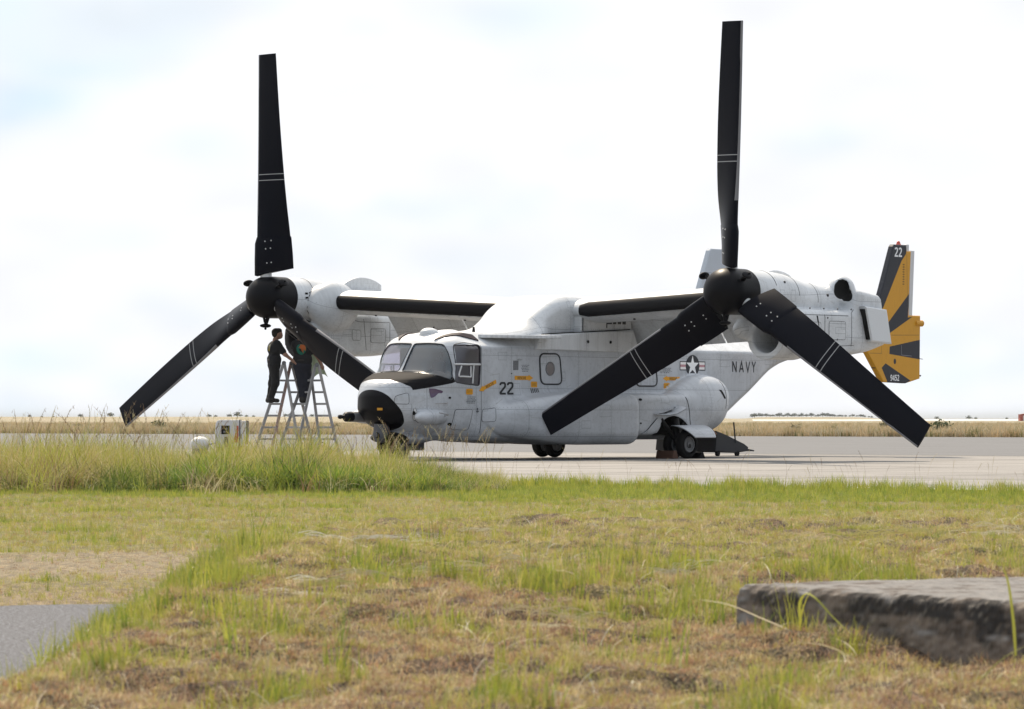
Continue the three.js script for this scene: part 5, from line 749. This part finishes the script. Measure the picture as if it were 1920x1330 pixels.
person('person in dark work clothes seen from behind working under the open nacelle', [at91(567, 0, 91.2)[0], 1.30, -91.2], { face: [.25, 0, -.97], side: [.97, 0, .25], head: [.13, 1.6, -.12], neck: [.09, 1.47, -.05], chest: [.02, 1.27, 0], waist: [0, 1.04, .02], hip: [0, .9, .02], trousers: navy,
  arms: [[[.2, 1.4, -.02], [.29, 1.15, .02], [.4, .93, -.08], [-1, 0, 0]], [[-.17, 1.4, -.04], [-.2, 1.3, -.3], [-.1, 1.5, -.5], [1, 0, 0]]], legs: [[[.09, .86, .02], [.08, .47, -.02], [.06, .12, .02]], [[-.09, .86, .02], [-.03, .47, 0], [.0, .12, .02]]] },
(x) => { x.fillStyle = '#101114'; x.fillRect(0, 0, 128, 128); x.fillStyle = '#1f6656'; x.beginPath(); x.arc(64, 64, 62, 0, 7); x.fill(); x.fillStyle = '#a85a2c'; x.beginPath(); x.moveTo(52, 8); x.bezierCurveTo(110, 0, 130, 50, 116, 92); x.lineTo(96, 70); x.lineTo(86, 118); x.lineTo(70, 84); x.lineTo(58, 60); x.lineTo(34, 52); x.fill(); x.fillStyle = '#14161a'; x.beginPath(); x.moveTo(40, 64); x.lineTo(66, 70); x.lineTo(74, 108); x.lineTo(50, 92); x.fill(); }, { at: [-.03, 1.28, .16], n: [-.05, .05, 1] });
{ // cloth hung beside the second mechanic
  const P = [], I = [], n = 22, m = 16; for (let i = 0; i <= n; i++) for (let k = 0; k <= m; k++) { const t = i / n, s = k / m, wd = mix(.2, .42, Math.pow(t, 1.5)); P.push((s - .42) * wd + .1 * t * t * (s > .8 ? 1 : .4), -t * .74 - .05 * Math.sin(s * 7) * t, .035 * Math.sin(s * 12 + t * 2) * (.3 + t)); }
  for (let i = 0; i < n; i++) for (let k = 0; k < m; k++) { const a = i * (m + 1) + k; I.push(a, a + m + 1, a + 1, a + 1, a + m + 1, a + m + 2); }
  const c = tag(mesh('hanging_cloth', geoOf(P, I, null), phys(.42, .5, .36, .95, { transmission: .3, thickness: 0, side: THREE.DoubleSide })), 'pale green cloth hanging beside the second mechanic', 'cloth'); c.position.set(...at91(588, 2.7, 91.75)); }
{ const m = mesh('open_cowl_door', [loftGeo([...Array(9)].map((_, i) => { const a = .2 + i * .19; const r = .62; return [[-1.4, 2.75 - r * Math.sin(a) * .75, 7.0 + .25 + r * (1 - Math.cos(a)) * .35], [-2.5, 2.75 - r * Math.sin(a) * .75, 7.0 + .25 + r * (1 - Math.cos(a)) * .35], [-2.5, 2.75 - r * Math.sin(a) * .75, 7.03 + .25 + r * (1 - Math.cos(a)) * .35], [-1.4, 2.75 - r * Math.sin(a) * .75, 7.03 + .25 + r * (1 - Math.cos(a)) * .35]]; }))], darkGrey, aircraft, 'opened dark cowl hanging under the far nacelle'); mesh('cowl_stay', [bar([-.95, 2.95, 7.5], [-1.5, 2.55, 7.3], .012), bar([-.95, 2.95, 7.5], [-1.5, 2.8, 7.3], .012)], greyMetal, m); }

// ---------- equipment behind the tall grass ----------
{
  const t = thing('ground_cart', 'white ground cart with dark square opening and red stripe left of the ladders', 'service cart', at91(433, 0, 100));
  const s = new THREE.Shape(); s.moveTo(-.39, .2); s.lineTo(-.36, .78); s.quadraticCurveTo(-.34, .87, -.26, .875); s.lineTo(.24, .875); s.lineTo(.24, .2); s.lineTo(-.39, .2);
  const g = new THREE.ExtrudeGeometry(s, { depth: .66, bevelEnabled: true, bevelSize: .02, bevelThickness: .02, bevelSegments: 3 }); g.translate(0, 0, -.33); mesh('housing', g, white, t);
  mesh('rear_housing', box(.17, .66, .66, .34, .54, 0, .02), white, t); mesh('edge_panel', [box(.025, .62, .6, .437, .56, .02, .004), box(.022, .7, .64, .25, .55, .035, .004)], darkGrey, t);
  const o = mesh('opening', box(.25, .25, .03, -.12, .63, .352, .006), pitch, t); mesh('opening_frame', [box(.26, .02, .02, -.12, .755, .36, .004), box(.26, .02, .02, -.12, .505, .36, .004), box(.02, .25, .02, -.24, .63, .36, .004), box(.02, .25, .02, 0, .63, .36, .004)], white, o); mesh('gauge', [placed(new THREE.CylinderGeometry(.03, .03, .02, 12), -.09, .66, .37, Math.PI / 2), box(.05, .05, .02, -.15, .58, .368, .004)], greyMetal, o);
  const tri = new THREE.ExtrudeGeometry(new THREE.Shape([[.06, .3], [.2, .3], [.2, .74], [.16, .74]].map((p) => new THREE.Vector2(...p))), { depth: .012, bevelEnabled: false }); tri.translate(.02, 0, .35); mesh('stripe', tri, std(.42, .05, .035, .5), t);
  mesh('lower_frame', [box(.8, .1, .6, .02, .16, 0, .02), box(.1, .3, .1, -.1, .3, .36, .01)], darkGrey, t); for (const x of [-.25, .3]) for (const z of [-.28, .28]) mesh('cart_wheel', placed(new THREE.CylinderGeometry(.12, .12, .08, 18), x, .12, z, Math.PI / 2), rubber, t);
  mesh('tow_bar', bar([-.4, .3, .1], [-.95, .12, .15], .02), greyMetal, t);
  const k = thing('storage_tank', 'white rounded tank beside the ground cart, half hidden by tall grass', 'tank', at91(375, 0, 100));
  mesh('shell', placed(new THREE.SphereGeometry(1, 32, 20).scale(.26, .2, .24), 0, .26, 0), white, k); mesh('skirt', placed(new THREE.CylinderGeometry(.2, .22, .14, 24), 0, .07, 0), greyMetal, k); mesh('filler_cap', placed(new THREE.CylinderGeometry(.03, .03, .03, 12), 0, .465, 0), white, k);
  const b = thing('tool_case', 'open grey and white tool case on the ground between the ladders', 'tool case', at91(584, 0, 91.9)); mesh('case_box', box(.36, .26, .28, 0, .13, 0, .02), std(.5, .5, .5, .5), b); mesh('case_lid', placed(box(.36, .03, .26, 0, 0, 0, .01), 0, .36, -.16, 1.1), white, b); mesh('handle', tubeThrough([[-.08, .2, .15], [-.07, .24, .17], [.07, .24, .17], [.08, .2, .15]], .01), black, b);
  const d = thing('equipment_bag', 'dark equipment bag on the ground at the foot of the right ladder', 'bag', at91(603, 0, 91.6)); mesh('bag_body', placed(new THREE.SphereGeometry(1, 24, 14).scale(.26, .15, .18), 0, .15, 0), std(.02, .022, .024, .8), d); mesh('handle', tubeThrough([[-.1, .27, 0], [-.06, .34, 0], [.06, .34, 0], [.1, .27, 0]], .012), rubber, d);
}

// ---------- far away: shrubs along the taxiway, trees on the skyline, red hut ----------
{
  const clump = (n, rx, ry, leaf, solid) => { const P = [], I = []; for (let i = 0; i < n; i++) { const a = rnd() * 6.283, e = Math.asin(rr(-.2, 1)), r = Math.pow(rnd(), .4), q = 1 + .35 * noise3(Math.cos(a) * 1.5 + solid, e * 2, Math.sin(a) * 1.5); const c = new THREE.Vector3(Math.cos(a) * Math.cos(e) * rx * r * q, ry * .25 + Math.sin(e) * ry * .8 * r * q, Math.sin(a) * Math.cos(e) * rx * r * q), u = new THREE.Vector3(rnd() - .5, rnd() - .5, rnd() - .5).normalize(), v = new THREE.Vector3(rnd() - .5, rnd() - .5, rnd() - .5).cross(u).normalize(), l = leaf * rr(.6, 1.3), b = P.length / 3; for (const [s, t] of [[-1, 0], [0, -.5], [1, 0], [0, .5]]) P.push(c.x + u.x * s * l + v.x * t * l, Math.max(.01, c.y + u.y * s * l + v.y * t * l), c.z + u.z * s * l + v.z * t * l); I.push(b, b + 1, b + 2, b, b + 2, b + 3); } return geoOf(P, I, null); };
  const shrubGeo = [0, 1, 2].map((i) => clump(420, .5, .62, .075, i * 3)), leafG = phys(.075, .1, .042, .95, { transmission: .3, thickness: 0, side: THREE.DoubleSide }), leafD = phys(.12, .12, .06, .95, { transmission: .3, thickness: 0, side: THREE.DoubleSide }), bark = std(.1, .075, .055, .9);
  const shrubs = [[1427, 814, .9, 'pair'], [1440, 814, .7], [1490, 815, 1.5], [1562, 815, 1.2], [1620, 816, .6], [1660, 806, 1.7], [1765, 817, 2.1], [1735, 817, .7], [1822, 808, .8], [147, 802, 1.3], [297, 806, 2.0], [632, 808, 1.3]];
  const where = ['left one of the close pair of small dark shrubs along the taxiway', 'right one of the close pair of small dark shrubs along the taxiway', 'dark round shrub at the taxiway edge right of the ramp', 'dark shrub at the taxiway edge under the right lower rotor blade', 'smallest dry shrub beside the tip of the right rotor blade', 'loose grey-green shrub out in the dry grass near the right blade tip', 'widest dark shrub at the taxiway edge far right', 'small low shrub just left of the widest shrub at far right', 'small shrub in the dry grass at the far right', 'small dark shrub in the dry grass near the left edge', 'low wide shrub in the dry grass below the left rotor blade tip', 'small shrub beside the right ladder in the dry grass'];
  shrubs.forEach(([px, py, s], i) => { const D = Math.min(285, .93 * 7140 / (py - 785)), x = (px - 960) / 7140 * D, dMin = (157.6 - .665 * x) / .747, d = Math.max(D, dMin), t = thing('shrub', where[i], 'shrub', [(px - 960) / 7140 * d, 0, -d], i * 1.3, 'shrubs along the taxiway'); t.scale.setScalar(s * .62); mesh('foliage', shrubGeo[i % 3], i % 3 === 2 ? leafD : leafG, t); mesh('stem', bar([0, 0, 0], [.03, .4, .02], .03, .015, 6), bark, t); });
  const crownGeo = [0, 1, 2, 3].map((i) => clump(150, 2.6, 2.6, .55, i * 5 + 1)), skyLeaf = phys(.1, .115, .085, .95, { transmission: .2, thickness: 0, side: THREE.DoubleSide });
  const far = [], side = (px) => (px < 700 ? 'left' : px < 1660 ? 'middle' : 'right');
  for (const [px, s] of [[55, .8], [78, .5], [100, .5], [150, 1.1], [207, 1.5], [430, 1.1], [445, 1.8], [462, .8], [475, .7], [392, 1.0], [404, .8], [535, 1.1], [545, 1.3], [585, 1.0], [600, .7], [640, .6]]) far.push([px, s, 2300]);
  for (let px = 1411; px < 1642; px += rr(3.5, 9)) far.push([px, rr(.7, 1.35) * (px > 1560 ? .75 : 1), 3650]);
  for (const [px, s] of [[1700, .6], [1757, 1.0], [1817, 1.3], [1830, .8], [1888, .7]]) far.push([px, s, 3300]);
  const ORD = ['first', 'second', 'third', 'fourth', 'fifth', 'sixth', 'seventh', 'eighth', 'ninth', 'tenth', 'eleventh', 'twelfth', 'thirteenth', 'fourteenth', 'fifteenth', 'sixteenth'];
  const rank = (px) => ORD[far.filter((f) => side(f[0]) === side(px) && f[0] < px).length];
  far.forEach(([px, s, D], i) => { const x = (px - 960) / 7140 * D, t = thing('skyline_tree', side(px) === 'left' ? rank(px) + ' tree from the left on the hazy skyline left of the nose' : side(px) === 'middle' ? 'small hazy tree in the row on the skyline behind the tail' : rank(px) + ' hazy skyline tree right of the lower right rotor blade tip', 'tree', [x, groundAt(x, D), -D], i * 2.1, 'hazy trees on the ' + side(px) + ' skyline'); t.scale.setScalar(s * .85 * D / 3400); const c = mesh('crown', crownGeo[i % 4], skyLeaf, t); c.position.y = .6; mesh('trunk', bar([0, 0, 0], [.1, 1.6, 0], .22, .12, 6), bark, t); });
  const h = thing('red_hut', 'small red hut far away at the right edge of the view', 'hut', [(1932 - 960) / 7140 * 1400, 0, -1400]), red = std(.36, .07, .045, .7);
  mesh('wall', box(8, 2.4, 6, 0, 1.2, 0, .05), red, h); const r = new THREE.ExtrudeGeometry(new THREE.Shape([[-4.3, 0], [4.3, 0], [0, .7]].map((p) => new THREE.Vector2(...p))), { depth: 6.4, bevelEnabled: false }); r.translate(0, 2.4, -3.2); mesh('roof', r, std(.25, .08, .06, .7), h); mesh('door', box(1, 2, .06, -2.5, 1, 3.02, .02), white, h); mesh('window', box(1.2, .9, .06, 1.2, 1.4, 3.02, .02), pitch, h);
}
renderer.render(scene, camera);
